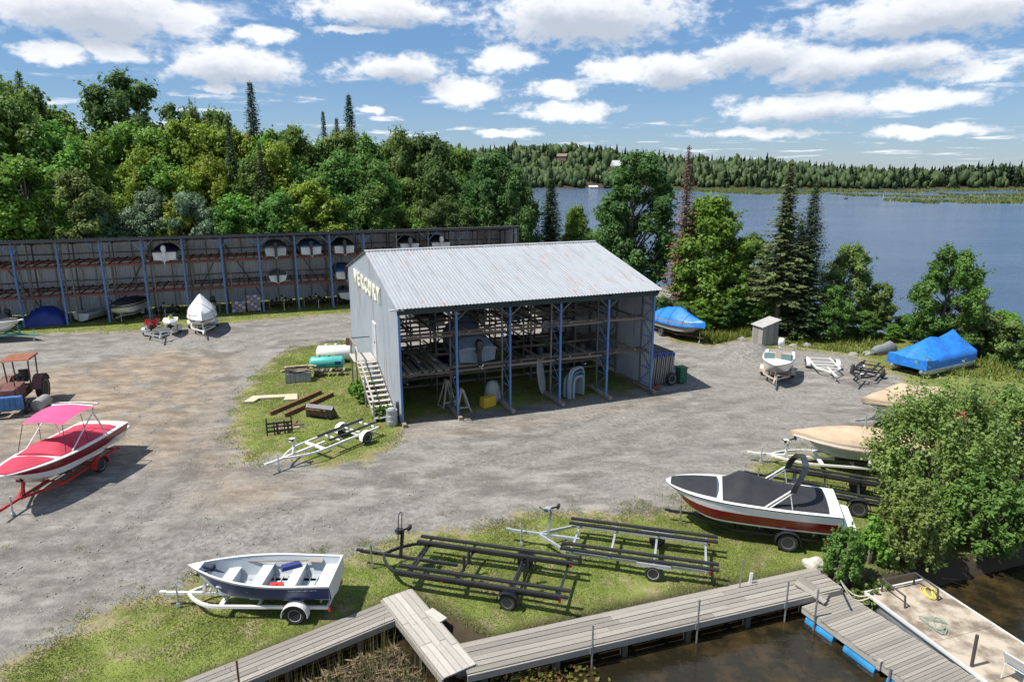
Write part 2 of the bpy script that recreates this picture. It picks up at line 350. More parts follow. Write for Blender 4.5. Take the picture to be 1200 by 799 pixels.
def mat_ground():
    m = bpy.data.materials.new('ground'); m.use_nodes = True; nt = m.node_tree; N, L = nt.nodes, nt.links; b = N['Principled BSDF']
    b.inputs['Roughness'].default_value = .95; b.inputs['Specular IOR Level'].default_value = .15
    geo = N.new('ShaderNodeNewGeometry'); pos = geo.outputs['Position']
    def nz(scale, detail=6, rough=.6, stretch=None, rot=0):
        src = pos
        if stretch:
            mp = N.new('ShaderNodeMapping'); mp.inputs['Scale'].default_value = stretch; mp.inputs['Rotation'].default_value = (0,0,rot); L.new(pos, mp.inputs[0]); src = mp.outputs[0]
        n = N.new('ShaderNodeTexNoise'); n.inputs['Scale'].default_value = scale; n.inputs['Detail'].default_value = detail; n.inputs['Roughness'].default_value = rough; L.new(src, n.inputs['Vector']); return n.outputs['Fac']
    def mr(v, a, b_, c=0, d=1, sm=True):
        n = N.new('ShaderNodeMapRange'); n.interpolation_type = 'SMOOTHSTEP' if sm else 'LINEAR'; L.new(v, n.inputs[0]); n.inputs[1].default_value, n.inputs[2].default_value, n.inputs[3].default_value, n.inputs[4].default_value = a, b_, c, d; return n.outputs[0]
    def mix(f, a, b_):
        n = N.new('ShaderNodeMix'); n.data_type = 'RGBA'
        for s, v in ((0, f), (6, a), (7, b_)):
            if isinstance(v, tuple): n.inputs[s].default_value = (*v, 1)
            elif isinstance(v, (int, float)): n.inputs[s].default_value = v
            else: L.new(v, n.inputs[s])
        return n.outputs[2]
    def ma(op, a, b_):
        n = N.new('ShaderNodeMath'); n.operation = op
        for s, v in ((0, a), (1, b_)):
            if isinstance(v, (int, float)): n.inputs[s].default_value = v
            else: L.new(v, n.inputs[s])
        return n.outputs[0]
    def at(nm): n = N.new('ShaderNodeAttribute'); n.attribute_name = nm; return n.outputs['Fac']
    # gravel: pale crushed stone, darker damp drifts drawn out along the drive, fine stones
    streak = nz(.8, 7, .7, (.6, 1.35, 1), R(-22)); streak2 = nz(.55, 6, .62, (1.1, .35, 1), R(20)); big = nz(.16, 4); fine = nz(26, 3, .75); mid = nz(4.5, 6, .7)
    g = mix(mr(streak, .38, .66), (.155,.140,.122), (.36,.332,.292))
    g = mix(mr(streak2, .50, .68, 0, .8), g, (.22,.205,.185))
    g = mix(mr(big, .42, .62), g, mix(mr(mid, .35, .65), (.20,.185,.165), (.33,.305,.27)))
    dirtc = mix(mr(streak, .36, .64), (.20,.145,.098), (.40,.315,.225))
    g = mix(ma('MULTIPLY', at('dirt'), mr(nz(.5, 6, .65), .28, .52)), g, dirtc)
    ruts = nz(.35, 6, .7, (.4, 1.5, 1), R(-35))
    g = mix(mr(ruts, .60, .74, 0, .45), g, (.13,.115,.10))
    g = mix(mr(ruts, .40, .26, 0, .35), g, (.45,.42,.375))
    tk = ma('MULTIPLY', at('track'), mr(nz(.7, 5, .65), .36, .60))
    g = mix(ma('MULTIPLY', tk, .75), g, mix(mr(mid, .4, .6), (.13,.115,.10), (.20,.18,.155)))
    pot = nz(.30, 3, .5); g = mix(mr(pot, .62, .70, 0, .55), g, (.125,.11,.095))
    g = mix(mr(mid, .58, .76, 0, .65), g, (.44,.41,.365))
    g = mix(mr(mid, .44, .26, 0, .5), g, (.12,.105,.09))
    g = mix(mr(fine, .50, .72, 0, .38), g, (.47,.44,.40)); g = mix(mr(fine, .48, .28, 0, .45), g, (.105,.095,.085))
    # turf soil
    t = mix(mr(nz(.9, 5), .36, .64), (.118,.152,.030), (.190,.225,.055)); t = mix(mr(nz(.45, 6, .7), .54, .74, 0, .8), t, (.25,.215,.10)); t = mix(mr(nz(1.6, 6, .7), .62, .74, 0, .8), t, (.17,.135,.09))
    t = mix(mr(fine, .42, .75, 0, .4), t, (.07,.085,.025))
    dk = N.new('ShaderNodeMix'); dk.data_type = 'RGBA'; dk.blend_type = 'MULTIPLY'; dk.inputs[0].default_value = 1; L.new(g, dk.inputs[6]); dk.inputs[7].default_value = (.80,.815,.83,1); g = dk.outputs[2]
    edge = ma('ADD', at('grass'), ma('MULTIPLY', ma('SUBTRACT', nz(1.0, 8, .75), .5), 2.6))
    edge = ma('ADD', edge, ma('MULTIPLY', ma('SUBTRACT', nz(9, 4, .7), .5), .5))
    dry = mix(mr(mid, .4, .6), (.20,.165,.095), (.27,.235,.13)); t = mix(mr(edge, .62, 1.05), dry, t)
    c = mix(mr(edge, .40, .66), g, t)
    # muddy bank
    c = mix(mr(at('land'), .0, 1.0, 1, 0), c, (.055,.043,.028))
    L.new(c, b.inputs['Base Color'])
    bp = N.new('ShaderNodeBump'); bp.inputs['Strength'].default_value = .7; bp.inputs['Distance'].default_value = .05
    hsum = ma('ADD', ma('MULTIPLY', fine, .6), ma('ADD', ma('MULTIPLY', mid, 1.3), streak)); L.new(hsum, bp.inputs['Height']); L.new(bp.outputs[0], b.inputs['Normal'])
    return m
gm = np_mesh('ground', np.stack([XX.ravel(), YY.ravel(), ZZ.ravel()], 1), np.stack([ii, ii+ny, ii+ny+1, ii+1], 1), mat_ground(), {'grass': ga.ravel(), 'dirt': gd.ravel(), 'land': gl.ravel(), 'track': gt.ravel()})
gm.polygons.foreach_set('use_smooth', [True]*len(gm.polygons))
tag(link('ground', gm), kind='structure')

def mat_water():
    m = bpy.data.materials.new('water'); m.use_nodes = True; nt = m.node_tree; N, L = nt.nodes, nt.links; b = N['Principled BSDF']
    b.inputs['Roughness'].default_value = .12; b.inputs['IOR'].default_value = 1.333
    geo = N.new('ShaderNodeNewGeometry'); sep = N.new('ShaderNodeSeparateXYZ'); L.new(geo.outputs['Position'], sep.inputs[0])
    def nz(scale, detail, stretch, rot=0, rough=.55):
        mp = N.new('ShaderNodeMapping'); mp.inputs['Scale'].default_value = stretch; mp.inputs['Rotation'].default_value = (0,0,rot); L.new(geo.outputs['Position'], mp.inputs[0])
        n = N.new('ShaderNodeTexNoise'); n.inputs['Scale'].default_value = scale; n.inputs['Detail'].default_value = detail; n.inputs['Roughness'].default_value = rough; L.new(mp.outputs[0], n.inputs['Vector']); return n.outputs['Fac']
    def mr(v, a, b_, c=0, d=1):
        n = N.new('ShaderNodeMapRange'); L.new(v, n.inputs[0]); n.inputs[1].default_value, n.inputs[2].default_value, n.inputs[3].default_value, n.inputs[4].default_value = a, b_, c, d; return n.outputs[0]
    def mix(f, a, b_):
        n = N.new('ShaderNodeMix'); n.data_type = 'RGBA'; L.new(f, n.inputs[0])
        for s, v in ((6, a), (7, b_)):
            if isinstance(v, tuple): n.inputs[s].default_value = (*v, 1)
            else: L.new(v, n.inputs[s])
        return n.outputs[2]
    # clear brown shallows over weed and silt, reflected sky painted as blue farther out
    weed = nz(.8, 6, (1, 1, 1), 0, .68)
    shallow = mix(mr(weed, .45, .70), (.014,.012,.007), (.060,.040,.016))
    deep = mix(mr(nz(.05, 4, (.25, 1, 1)), .4, .62), (.050,.088,.160), (.068,.110,.186))
    at = N.new('ShaderNodeAttribute'); at.attribute_name = 'deep'
    L.new(mix(at.outputs['Fac'], shallow, deep), b.inputs['Base Color'])
    rip = nz(1.6, 5, (.55, 1.5, 1), R(12)); swell = nz(.22, 4, (.5, 1.4, 1), R(8)); gust = mr(nz(.012, 3, (.5, 1, 1)), .35, .65, .35, 1.)
    h = N.new('ShaderNodeMath'); h.operation = 'MULTIPLY_ADD'; L.new(swell, h.inputs[0]); h.inputs[1].default_value = 2.2; L.new(rip, h.inputs[2])
    h2 = N.new('ShaderNodeMath'); h2.operation = 'MULTIPLY'; L.new(h.outputs[0], h2.inputs[0]); L.new(gust, h2.inputs[1])
    bp = N.new('ShaderNodeBump'); bp.inputs['Strength'].default_value = 1.0; L.new(mr(at.outputs['Fac'], 0, 1, .05, .34), bp.inputs['Distance'])
    L.new(h2.outputs[0], bp.inputs['Height']); L.new(bp.outputs[0], b.inputs['Normal'])
    return m
lx, ly = axis(-22, 45, 1.5, -700, 1500, 1.25), axis(-12, 60, 1.5, -80, 900, 1.25)
LX, LY = np.meshgrid(lx, ly, indexing='ij'); a_, b_ = LX.shape; li = (np.arange(a_-1)[:, None]*b_+np.arange(b_-1)[None, :]).ravel()
deep = smooth(LY+LX*.25, 38, 62)
lm = np_mesh('lake', np.stack([LX.ravel(), LY.ravel(), np.full(LX.size, WATER_Z)], 1), np.stack([li, li+b_, li+b_+1, li+1], 1), mat_water(), {'deep': deep.ravel()})
tag(link('lake', lm), kind='structure')

# ------------------------------------------------------------------ docks
wood_grey = M('weathered_dock_wood', (.27,.245,.21), .85, var=.3, scale=3, stretch=(1, 9, 9), bump=.5, bscale=14, rnd=.22)
wood_pale = M('pale_dock_wood', (.40,.37,.325), .85, var=.25, scale=3, stretch=(1, 9, 9), bump=.5, bscale=14, rnd=.16)
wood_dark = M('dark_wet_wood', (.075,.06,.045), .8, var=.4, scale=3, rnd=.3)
steel_post = M('dull_steel_post', (.30,.30,.30), .5, .6, var=.3, scale=8)
rust = M('rusty_iron', (.16,.075,.04), .85, .1, var=.4, scale=6)
def dock(label, a, b, width, n, mat, thick=.16, skirt=.30, z=.06, posts=()):
    """walkway whose planks run lengthwise; a, b: middle of the ends"""
    a, b = Vector((a[0], a[1], z)), Vector((b[0], b[1], z)); d = (b-a); l = d.length
    t = thing('wooden_dock', label, 'dock', (a.x, a.y, z), math.atan2(d.y, d.x))
    w = width/n
    for i in range(n):
        y = -width/2+w*(i+.5); cuts = [0, l*random.uniform(.3, .45), l*random.uniform(.6, .75), l]
        for k in range(3):
            piece('plank', (cuts[k]+.006, y, -.02+random.uniform(-.006,.006)), (cuts[k+1]-.006, y, -.02+random.uniform(-.006,.006)), w-.022, .04, mat, t)
    for s in (-1, 1): piece('edge_beam', (0, s*(width/2+.025), -.13), (l, s*(width/2+.025), -.13), .05, .2, wood_grey, t)
    x = .3
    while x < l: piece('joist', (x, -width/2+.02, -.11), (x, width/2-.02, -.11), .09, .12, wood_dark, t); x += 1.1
    x = .5
    while x < l:
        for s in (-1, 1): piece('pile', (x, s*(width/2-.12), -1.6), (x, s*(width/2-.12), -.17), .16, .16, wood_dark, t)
        x += 2.1
    for (px, s, h, m) in posts:
        q = MB().tube([(px*l, s*(width/2+.08), -1.5), (px*l, s*(width/2+.08), h)], .028, 8).box((px*l, s*(width/2+.07), -.1), (.12,.06,.22))
        q.build('mooring_post', m, t, 40)
    return t
def gm_(x, y): g = G(x, y, .06); return Vector((g.x, g.y))
A0 = (gm_(223,799)+gm_(270,799))/2; A1 = (gm_(452,705)+gm_(465,723))/2; dA = (A1-A0).normalized()
dock('narrow weathered plank walkway running to the lower left corner beside the cattails', A0-dA*7, A1+dA*.05, .92, 5, wood_grey, posts=((.62,-1,.75,rust),))
B0 = (gm_(451,703.5)+gm_(480,692.7))/2; B1 = (gm_(558,783)+gm_(520,793))/2; dB = (B1-B0).normalized()
dock('short pale plank gangway laid diagonally across two dock ends', B0-dB*.05, B1, .98, 5, wood_pale, z=.12)
C0 = (gm_(540,757)+gm_(559,783))/2; C1 = (gm_(955,669)+gm_(987,683))/2; dC = (C1-C0).normalized()
dock('long weathered plank walkway along the lawn edge with thin steel posts', C0-dC*.2, C1, 1.22, 6, wood_grey, posts=((.29,-1,.72,steel_post), (.565,-1,.78,steel_post), (.82,-1,.75,steel_post)))
# loose board leaning at the dock corner
tag(piece('board', G(500,715,.1)+Vector((.06,0,0)), G(517,727,.1)+Vector((.06,0,0)), .3, .05, wood_pale), 'short pale board lying in the grass beside the diagonal gangway', 'board')
# gangplank
gp = thing('gangplank', 'wide grey gangplank bridging the walkway and the blue floating dock', 'gangplank', (0,0,0))
ga0 = (gm_(926,684)+gm_(941,680))/2; ga1 = (G(977,701,-.12)+G(960,707,-.12))/2
for k in (-1, 0, 1):
    off = Vector((.62*k*.28, .9*k*.28, 0)).normalized()*abs(k)*.2 if k else Vector((0,0,0))
    piece('plank', Vector((ga0.x, ga0.y, .17))+off, Vector((ga1.x, ga1.y, -.05))+off, .20, .05, wood_grey, gp)
# floating dock with cross planks and blue drums
blue_plastic = M('blue_drum_plastic', (.03,.22,.45), .4, var=.25, scale=3)
FZ = -.16
f0, f1, f2 = G(942.5,711,FZ), G(989,693.5,FZ), G(1147,797,FZ)
ax = (f2-f1).normalized(); ay = Vector((-ax.y, ax.x, 0)); fw = abs((f0-f1).dot(ay)); fl = 7.4
fd = thing('floating_dock', 'floating dock of grey cross planks on blue drums beside the barge', 'dock', f1, math.atan2(ax.y, ax.x))
# local x along dock, local y negative towards the left side
nb = 62
for i in range(nb):
    x = (i+.5)*fl/nb; e = random.uniform(-.015, .015)
    piece('plank', (x, .03+e, -.02+random.uniform(-.004,.004)), (x, -fw-.03+e, -.02+random.uniform(-.004,.004)), fl/nb-.012, .04, wood_grey, fd)
for y in (0, -fw): piece('edge_beam', (0, y, -.13), (fl, y, -.13), .05, .18, wood_pale, fd)
piece('edge_beam', (.0, 0, -.13), (.0, -fw, -.13), .05, .17, wood_pale, fd)
for y in (-.3, -fw+.24):
    for k in range(5):
        MB().lathe([(.02,0),(.26,.0),(.28,.04),(.28,.5),(.29,.52),(.28,.54),(.28,1.0),(.26,1.04),(.02,1.04)], 16, 'x', (.15+k*1.42, y, -.44)).build('float_drum', blue_plastic, fd, 40)
for x, y in ((.55, -fw-.07), (3.1, -fw-.07)): MB().tube([(x,y,-1.6),(x,y,.95 if x < 1 else .1)], .03, 8).build('mooring_post', steel_post, fd, 40)
MB().box((2.75,-fw-.04,-.06), (.12,.10,.30)).box((5.1,-fw-.04,-.06), (.12,.10,.30)).build('bracket', wood_pale, fd)
# barge with plywood deck
ply = M('stained_barge_plywood', (.42,.355,.275), .85, var=.2, scale=1.2, col2=(.17,.135,.10), thr=(.44,.62), bump=.15)
BZ = -.08
b0, b1, b2 = G(1020,697,BZ), G(1083,679,BZ), G(1200,755,BZ)
bx_ = (b2-b1).normalized(); by_ = Vector((-bx_.y, bx_.x, 0)); bw = abs((b0-b1).dot(by_))
bg = thing('work_barge', 'flat work barge with stained plywood deck moored beside the floating dock', 'barge', b1, math.atan2(bx_.y, bx_.x))
alu = M('dull_aluminium', (.42,.43,.44), .42, .7, var=.15, scale=3)
alu_white = M('chalky_white_metal', (.62,.62,.60), .5, .1, var=.12, scale=3)
for i in range(4):
    for j in range(2):
        MB().box((.03+1.22+i*2.44, -bw*(j+.5)/2, -.012), (2.43, bw/2-.008, .024)).build('deck_panel', ply, bg)
for y in (.03, -bw-.03): piece('gunwale', (0,y,-.03), (9.8,y,-.03), .06, .09, alu_white, bg)
piece('gunwale', (-.03,.06,-.03), (-.03,-bw-.06,-.03), .06, .09, alu_white, bg)
for y in (-.35, -bw+.35):
    MB().loft([[(x, y+.33*k*math.cos(a), -.38+.33*k*math.sin(a)) for a in [i*math.pi/7 for i in range(14)]] for x, k in ((-.1,.3),(.15,.75),(.5,1),(9.6,1))]).build('pontoon', alu, bg, 40)
rail = MB()
for y in (-.55, -bw+.5): rail.tube([(.1,y,.0),(.1,y,.42),(.95,y,.38)], .03, 8).tube([(.95,y,.38),(1.0,y,.0)], .03, 8)
rail.tube([(.1,-.55,.42),(.1,-bw+.5,.42)], .03, 8); rail.build('bow_rail', M('dark_rail', (.10,.09,.085), .5, .5), bg, 40)
MB().tube([(3.55,-bw+.12,0),(3.55,-bw+.12,.98)], .045, 8).build('stanchion', M('dark_rail', (.1,.09,.085)), bg, 40)
yr = MB()
for k in range(4):
    ph = random.random()*6; yr.tube([(.62+.3*math.cos(a*1.3+ph)*(1-.1*k)+.02*a, -.48+.24*math.sin(a+ph), .03+.012*k) for a in np.linspace(0, 6.2, 14)], .014, 5)
o = yr.build('rope', M('yellow_rope', (.62,.50,.08), .8), None, 60); o.parent = None
o.matrix_world = Matrix.Translation(b1) @ Matrix.Rotation(math.atan2(bx_.y, bx_.x), 4, 'Z'); tag(o, 'coil of yellow rope dropped at the far corner of the barge', 'rope')
gr_ = MB()
for k in range(5): gr_.tube([(1.9+.25*math.cos(a*1.1+k*1.9)+.2*math.sin(k), -bw+.75+.3*math.sin(a*.8+k), .022+.01*k) for a in np.linspace(0, 4.5, 10)], .012, 5)
o = gr_.build('mooring_line', M('green_line', (.16,.28,.22), .8), None, 60); o.matrix_world = Matrix.Translation(b1) @ Matrix.Rotation(math.atan2(bx_.y, bx_.x), 4, 'Z'); tag(o, 'thin green mooring line in loose loops on the barge deck', 'rope')
ml = MB(); p, q = G(985,680,.25), G(1019,697,-.02)
ml.tube([p.lerp(q, t)+Vector((0,0,-.25*math.sin(t*math.pi))) for t in np.linspace(0,1,10)], .02, 5).tube([p.lerp(q+Vector((0,-.1,0)), t)+Vector((0,0,-.38*math.sin(t*math.pi))) for t in np.linspace(0,1,10)], .02, 5)
tag(ml.build('mooring_line', M('pale_rope', (.5,.46,.36), .85), None, 60), 'pale rope sagging from the shore post to the barge', 'rope')
tag(MB().tube([G(985,688,-.6), G(985,688,.75)], .035, 8).build('mooring_post', steel_post, None, 40), 'steel post at the end of the long walkway holding the barge rope', 'post')
# white folding chair at the barge's near end
ch = thing('deck_chair', 'white tubular deck chair at the lower right edge of the barge', 'chair', (0,0,0))
c0 = G(1193,797,BZ+.02); ch.location = c0; ch.rotation_euler = (0,0,R(25))
fr = MB()
for s in (-.25, .25): fr.tube([(-.3,s,0),(-.25,s,.42),(.2,s,.42),(.3,s,.02)], .016, 6).tube([(-.22,s,.42),(-.42,s,.88)], .016, 6)
fr.build('frame', alu_white, ch, 50); MB().box((-.02,0,.43), (.44,.48,.025)).build('seat', alu_white, ch); MB().box((-.33,0,.68), (.03,.48,.36), rot=Matrix.Rotation(R(-24), 3, 'Y')).build('backrest', alu_white, ch)
# ------------------------------------------------------------------ the two boat sheds
def mat_sheet(name, base, root, rustamt, streak_axis='y'):
    """galvanised sheet steel: chalky zinc with weathered bands, thin rust runs down the fall of the sheet"""
    m = M(name, base, .42, .25, var=.07, scale=.8)
    nt = m.node_tree; N, L = nt.nodes, nt.links; b = N['Principled BSDF']
    tc = N.new('ShaderNodeTexCoord'); tc.object = root
    def nz(scale, st, d=4, r=.6):
        mp = N.new('ShaderNodeMapping'); mp.inputs['Scale'].default_value = st; L.new(tc.outputs['Object'], mp.inputs[0])
        n = N.new('ShaderNodeTexNoise'); n.inputs['Scale'].default_value = scale; n.inputs['Detail'].default_value = d; n.inputs['Roughness'].default_value = r; L.new(mp.outputs[0], n.inputs['Vector']); return n.outputs['Fac']
    def mr(v, a, c): n = N.new('ShaderNodeMapRange'); L.new(v, n.inputs[0]); n.inputs[1].default_value, n.inputs[2].default_value = a, c; n.interpolation_type = 'SMOOTHSTEP'; return n.outputs[0]
    run = {'y': (12.5, .85, .85), 'z': (3, 3, .3)}[streak_axis]
    f = mr(nz(1.0, run, 2), .60, .645); g = mr(nz(.30, (1, 1, 1), 3), .44, .56)
    mu = N.new('ShaderNodeMath'); mu.operation = 'MULTIPLY'; L.new(f, mu.inputs[0]); L.new(g, mu.inputs[1])
    mu2 = N.new('ShaderNodeMath'); mu2.operation = 'MULTIPLY'; L.new(mu.outputs[0], mu2.inputs[0]); mu2.inputs[1].default_value = rustamt
    grime = mr(nz(1.2, {'y': (3, .25, .25), 'z': (4, 4, .16)}[streak_axis], 5, .7), .45, .78)
    old = b.inputs['Base Color'].links[0].from_socket
    m1 = N.new('ShaderNodeMix'); m1.data_type = 'RGBA'; L.new(grime, m1.inputs[0]); L.new(old, m1.inputs[6]); m1.inputs[7].default_value = tuple(c*.70 for c in base)+(1,)
    m2 = N.new('ShaderNodeMix'); m2.data_type = 'RGBA'; L.new(mu2.outputs[0], m2.inputs[0]); L.new(m1.outputs[2], m2.inputs[6]); m2.inputs[7].default_value = (.36,.19,.10,1)
    L.new(m2.outputs[2], b.inputs['Base Color']); return m
def rib_profile(w, pitch, amp):
    pts = []; n = round(w/pitch)
    for i in range(n):
        for a, h in ((0,0),(.42,0),(.55,1),(.87,1)): pts.append(((i+a)*pitch, h*amp))
    pts.append((n*pitch, 0)); return pts
def sheet_mesh(w, l, pitch, amp, mat):
    pr = rib_profile(w, pitch, amp); b = MB()
    b.add([(x, 0, z) for x, z in pr]+[(x, l, z) for x, z in pr], [(i, i+1, len(pr)+i+1, len(pr)+i) for i in range(len(pr)-1)])
    return b.mesh('sheet', mat)
blue_steel = M('blue_rack_steel', (.10,.21,.42), .55, .1, var=.25, scale=5, rnd=.12)
grey_steel = M('grey_rack_steel', (.17,.165,.155), .6, .3, var=.3, scale=4, rnd=.35, col2=(.13,.085,.06), thr=(.52,.7))
rust_beam = M('rusty_rack_beam', (.17,.15,.125), .7, .2, var=.3, scale=2.5, rnd=.35, col2=(.16,.085,.05), thr=(.5,.7))
red_beam = M('red_oxide_beam', (.17,.060,.042), .7, .1, var=.3, scale=3, rnd=.3)
dark_steel = M('dark_green_steel', (.035,.055,.06), .55, .3, var=.2, scale=3)
timber = M('shed_timber', (.25,.21,.16), .85, var=.3, scale=3, stretch=(1,6,6), rnd=.3)
white_trim = M('white_trim', (.72,.72,.69), .6, var=.08)

shed = thing('boat_shed', 'open fronted galvanised boat shed with grey corrugated roof and blue rack posts', 'shed', SHED_O, SHED_A)
W, DP, EZ, RZ = 15.25, 16.0, 6.22, 8.25
roof_m = mat_sheet('galvanised_roof', (.37,.388,.402), shed, .7); wall_m = mat_sheet('galvanised_wall', (.43,.475,.53), shed, .55, 'z')
slope = math.atan2(RZ-EZ, DP/2+.5); SL = math.hypot(RZ-EZ, DP/2+.5)
rs = sheet_mesh(1.0, SL+.05, .2, .024, roof_m)
for i in range(16):
    x = -.2+i*.98
    o = link('roof_sheet', rs, shed); o.location = (x, -.5, EZ+.05+(i % 2)*.003); o.rotation_euler = (slope, 0, 0)
    o = link('roof_sheet', rs, shed); o.location = (x+1.0, DP+.5, EZ+.05+(i % 2)*.003); o.rotation_euler = (slope, 0, math.pi)
MB().add([(-.22, DP/2-.22, RZ+.055), (-.22, DP/2, RZ+.115), (-.22, DP/2+.22, RZ+.055), (15.5, DP/2-.22, RZ+.055), (15.5, DP/2, RZ+.115), (15.5, DP/2+.22, RZ+.055)], [(0,3,4,1),(1,4,5,2)]).build('ridge_cap', roof_m, shed)
def roof_z(y): return EZ+(RZ-EZ)*(1-abs(y-DP/2)/(DP/2+.5))
def wall_sheet(y0, y1, x, sgn, parent, z0=.12, top=None):
    pr = rib_profile(1.0, .2, .03); b = MB(); pts = [(y0+(y1-y0)*a, h) for a, h in pr]
    if y0 < DP/2 < y1: pts = sorted(pts+[(DP/2, 0)])
    tz = top or (lambda y: roof_z(y)-.02)
    b.add([(x+sgn*h, y, z0) for y, h in pts]+[(x+sgn*h, y, tz(y)) for y, h in pts], [(i, i+1, len(pts)+i+1, len(pts)+i) for i in range(len(pts)-1)])
    return b.build('wall_sheet', wall_m, parent)
for i in range(16):
    z0 = .12
    if 6 <= i < 8: wall_sheet(i, i+1, -.06, -1, shed, 4.15); continue     # above the loft door
    wall_sheet(i, i+1, -.06, -1, shed)
for i in range(16): wall_sheet(i, i+1, W+.06, 1, shed)
for i in range(2): wall_sheet(6+i, 7+i, -.06, -1, shed, .12, top=lambda y: 1.98)
wall_sheet(7.0, 8.0, -.07, -1, shed, 1.98, top=lambda y: 4.15)
# loft door, left ajar
door = MB().box((-.10,6.62,3.06), (.05,.72,2.1)).build('door', M('pale_door', (.42,.46,.50), .5, .1), shed)
df = MB().box((-.09,6.98,3.06),(.09,.07,2.2)).box((-.09,6.05,3.06),(.14,.10,2.2)).box((-.09,6.5,4.15),(.1,1.0,.08)); df.build('door_frame', white_trim, door)
MB().box((-.15,6.35,3.0),(.05,.03,.12)).build('handle', dark_steel, door)
# letters on the gable
letter_m = M('cream_letter', (.78,.75,.58), .5, var=.12, scale=5, col2=(.55,.40,.22), thr=(.62,.78))
y = 12.55
MB().box((-.10, 8.55, 6.17), (.02, 9.0, 1.02)).build('letter_board', M('grey_letter_board', (.34,.37,.41), .5, .2, var=.1), shed)
for chx in 'MERCURY':
    cu = bpy.data.curves.new('letter', 'FONT'); cu.body = chx; cu.size = 1.26; cu.extrude = .03; cu.offset = .03; cu.align_x = 'CENTER'
    to = bpy.data.objects.new('tmp', cu); C.objects.link(to); dg = bpy.context.evaluated_depsgraph_get()
    me = bpy.data.meshes.new_from_object(to.evaluated_get(dg)); bpy.data.objects.remove(to); me.materials.clear(); me.materials.append(letter_m)
    o = link('letter', me, shed); o.location = (-.135, y, 5.70)
    # text x -> -y of the shed, text up -> z, facing -x
    o.rotation_euler = Matrix(((0,0,-1),(-1,0,0),(0,1,0))).to_euler(); y -= 1.335
# posts, racking
COLS = [i*3.05 for i in range(6)]
DEPTHS = [0.0, 1.25, 4.2, 5.4, 8.0, 10.6, 11.8, 14.75, 16.0]
for ci, x in enumerate(COLS):
    for di, yy in enumerate(DEPTHS):
        front = di in (0, len(DEPTHS)-1)
        top = roof_z(yy)-.16
        if front:
            p = piece('post', (x, yy, .1), (x, yy, top), .11, .10, blue_steel, shed)
            for zz in np.arange(.5, 6., .115): pass
        elif ci in (0, 5) and di in (4,): piece('upright', (x, yy, .1), (x, yy, top), .1, .1, grey_steel, shed)
        else: piece('upright', (x, yy, .1), (x, yy, min(top, 6.1) if di != 4 else top), .085, .085, grey_steel, shed)
    # lattice between paired uprights
    for a, b in ((0,1),(2,3),(5,6),(7,8)):
        br = MB(); z = .35; k = 0
        while z < 5.7:
            ya, yb = DEPTHS[a], DEPTHS[b]
            br.bar((x, ya, z), (x, yb, z), .04); br.bar((x, ya if k % 2 else yb, z), (x, yb if k % 2 else ya, z+.98), .035); z += .98; k += 1
        br.build('brace', blue_steel if (a == 0 and ci > 1) else grey_steel, shed)
    piece('footing', (x, -.55, .07), (x, 1.9, .07), .2, .18, timber, shed); piece('footing', (x, 14.2, .07), (x, 16.4, .07), .2, .18, timber, shed)
    for s in (-1, 1):
        if 0 <= x+s*.9 <= W: piece('knee_brace', (x, 0, 5.35), (x+s*.8, -.06, 6.05), .05, .05, grey_steel, shed)
    # roof truss
    piece('rafter', (x, -.4, EZ-.06), (x, DP/2, RZ-.14), .09, .18, dark_steel, shed); piece('rafter', (x, DP+.4, EZ-.06), (x, DP/2, RZ-.14), .09, .18, dark_steel, shed)
    piece('tie_beam', (x, 0, EZ-.2), (x, DP, EZ-.2), .08, .14, dark_steel, shed)
for k in range(7):
    yy = -.1+k*1.3
    for y2 in (yy, DP-yy): piece('purlin', (-.1, y2, roof_z(y2)-.02), (W+.1, y2, roof_z(y2)-.02), .07, .1, dark_steel, shed)
piece('fascia', (-.1, -.12, EZ-.16), (W+.1, -.12, EZ-.16), .06, .34, dark_steel, shed); piece('fascia', (-.1, DP+.12, EZ-.16), (W+.1, DP+.12, EZ-.16), .06, .34, dark_steel, shed)
for bay in range(5):
    x0, x1 = COLS[bay]+.05, COLS[bay+1]-.05
    for di, yy in enumerate(DEPTHS[:-1]):
        if di == 0: yy = .55
        for z in (2.45, 4.45)+((5.55,) if di not in (0, 1) else ())+((1.1,) if di in (2, 3, 5, 6) else ()):
            if di == 4 and bay % 2: continue
            piece('beam', (x0, yy, z+random.uniform(-.04,.04)), (x1, yy, z+random.uniform(-.04,.04)), .06, .13, rust_beam, shed)
    for z in (2.45, 4.45):
        for fx in (.28, .72):
            if (bay, z) == (1, 2.45): continue
            xx = x0+(x1-x0)*fx
            piece('bunk_rail', (xx, .5, z+.12), (xx, 5.5, z+.12), .12, .09, timber if random.random() < .6 else rust_beam, shed)
            piece('bunk_rail', (xx, 10.5, z+.12), (xx, 15.6, z+.12), .12, .09, timber, shed)
    for di in (2, 5):
        for z in (1.1, 2.45, 4.45): piece('bunk_rail', (COLS[bay]+.12, DEPTHS[di], z+.1), (COLS[bay]+.12, DEPTHS[di]+3.5, z+.1+random.uniform(-.1,.1)), .08, .08, rust_beam, shed)
    piece('cross_brace', (x0, 5.4, 2.5 if bay % 2 else 5.5), (x1, 5.4, 5.5 if bay % 2 else 2.5), .05, .05, grey_steel, shed); piece('cross_brace', (x0, 10.6, .4 if bay % 2 else 2.4), (x1, 10.6, 2.4 if bay % 2 else .4), .05, .05, grey_steel, shed)
    piece('ground_rail', (x0, 5.6, .18), (x1, 5.6, .18), .1, .14, timber, shed)
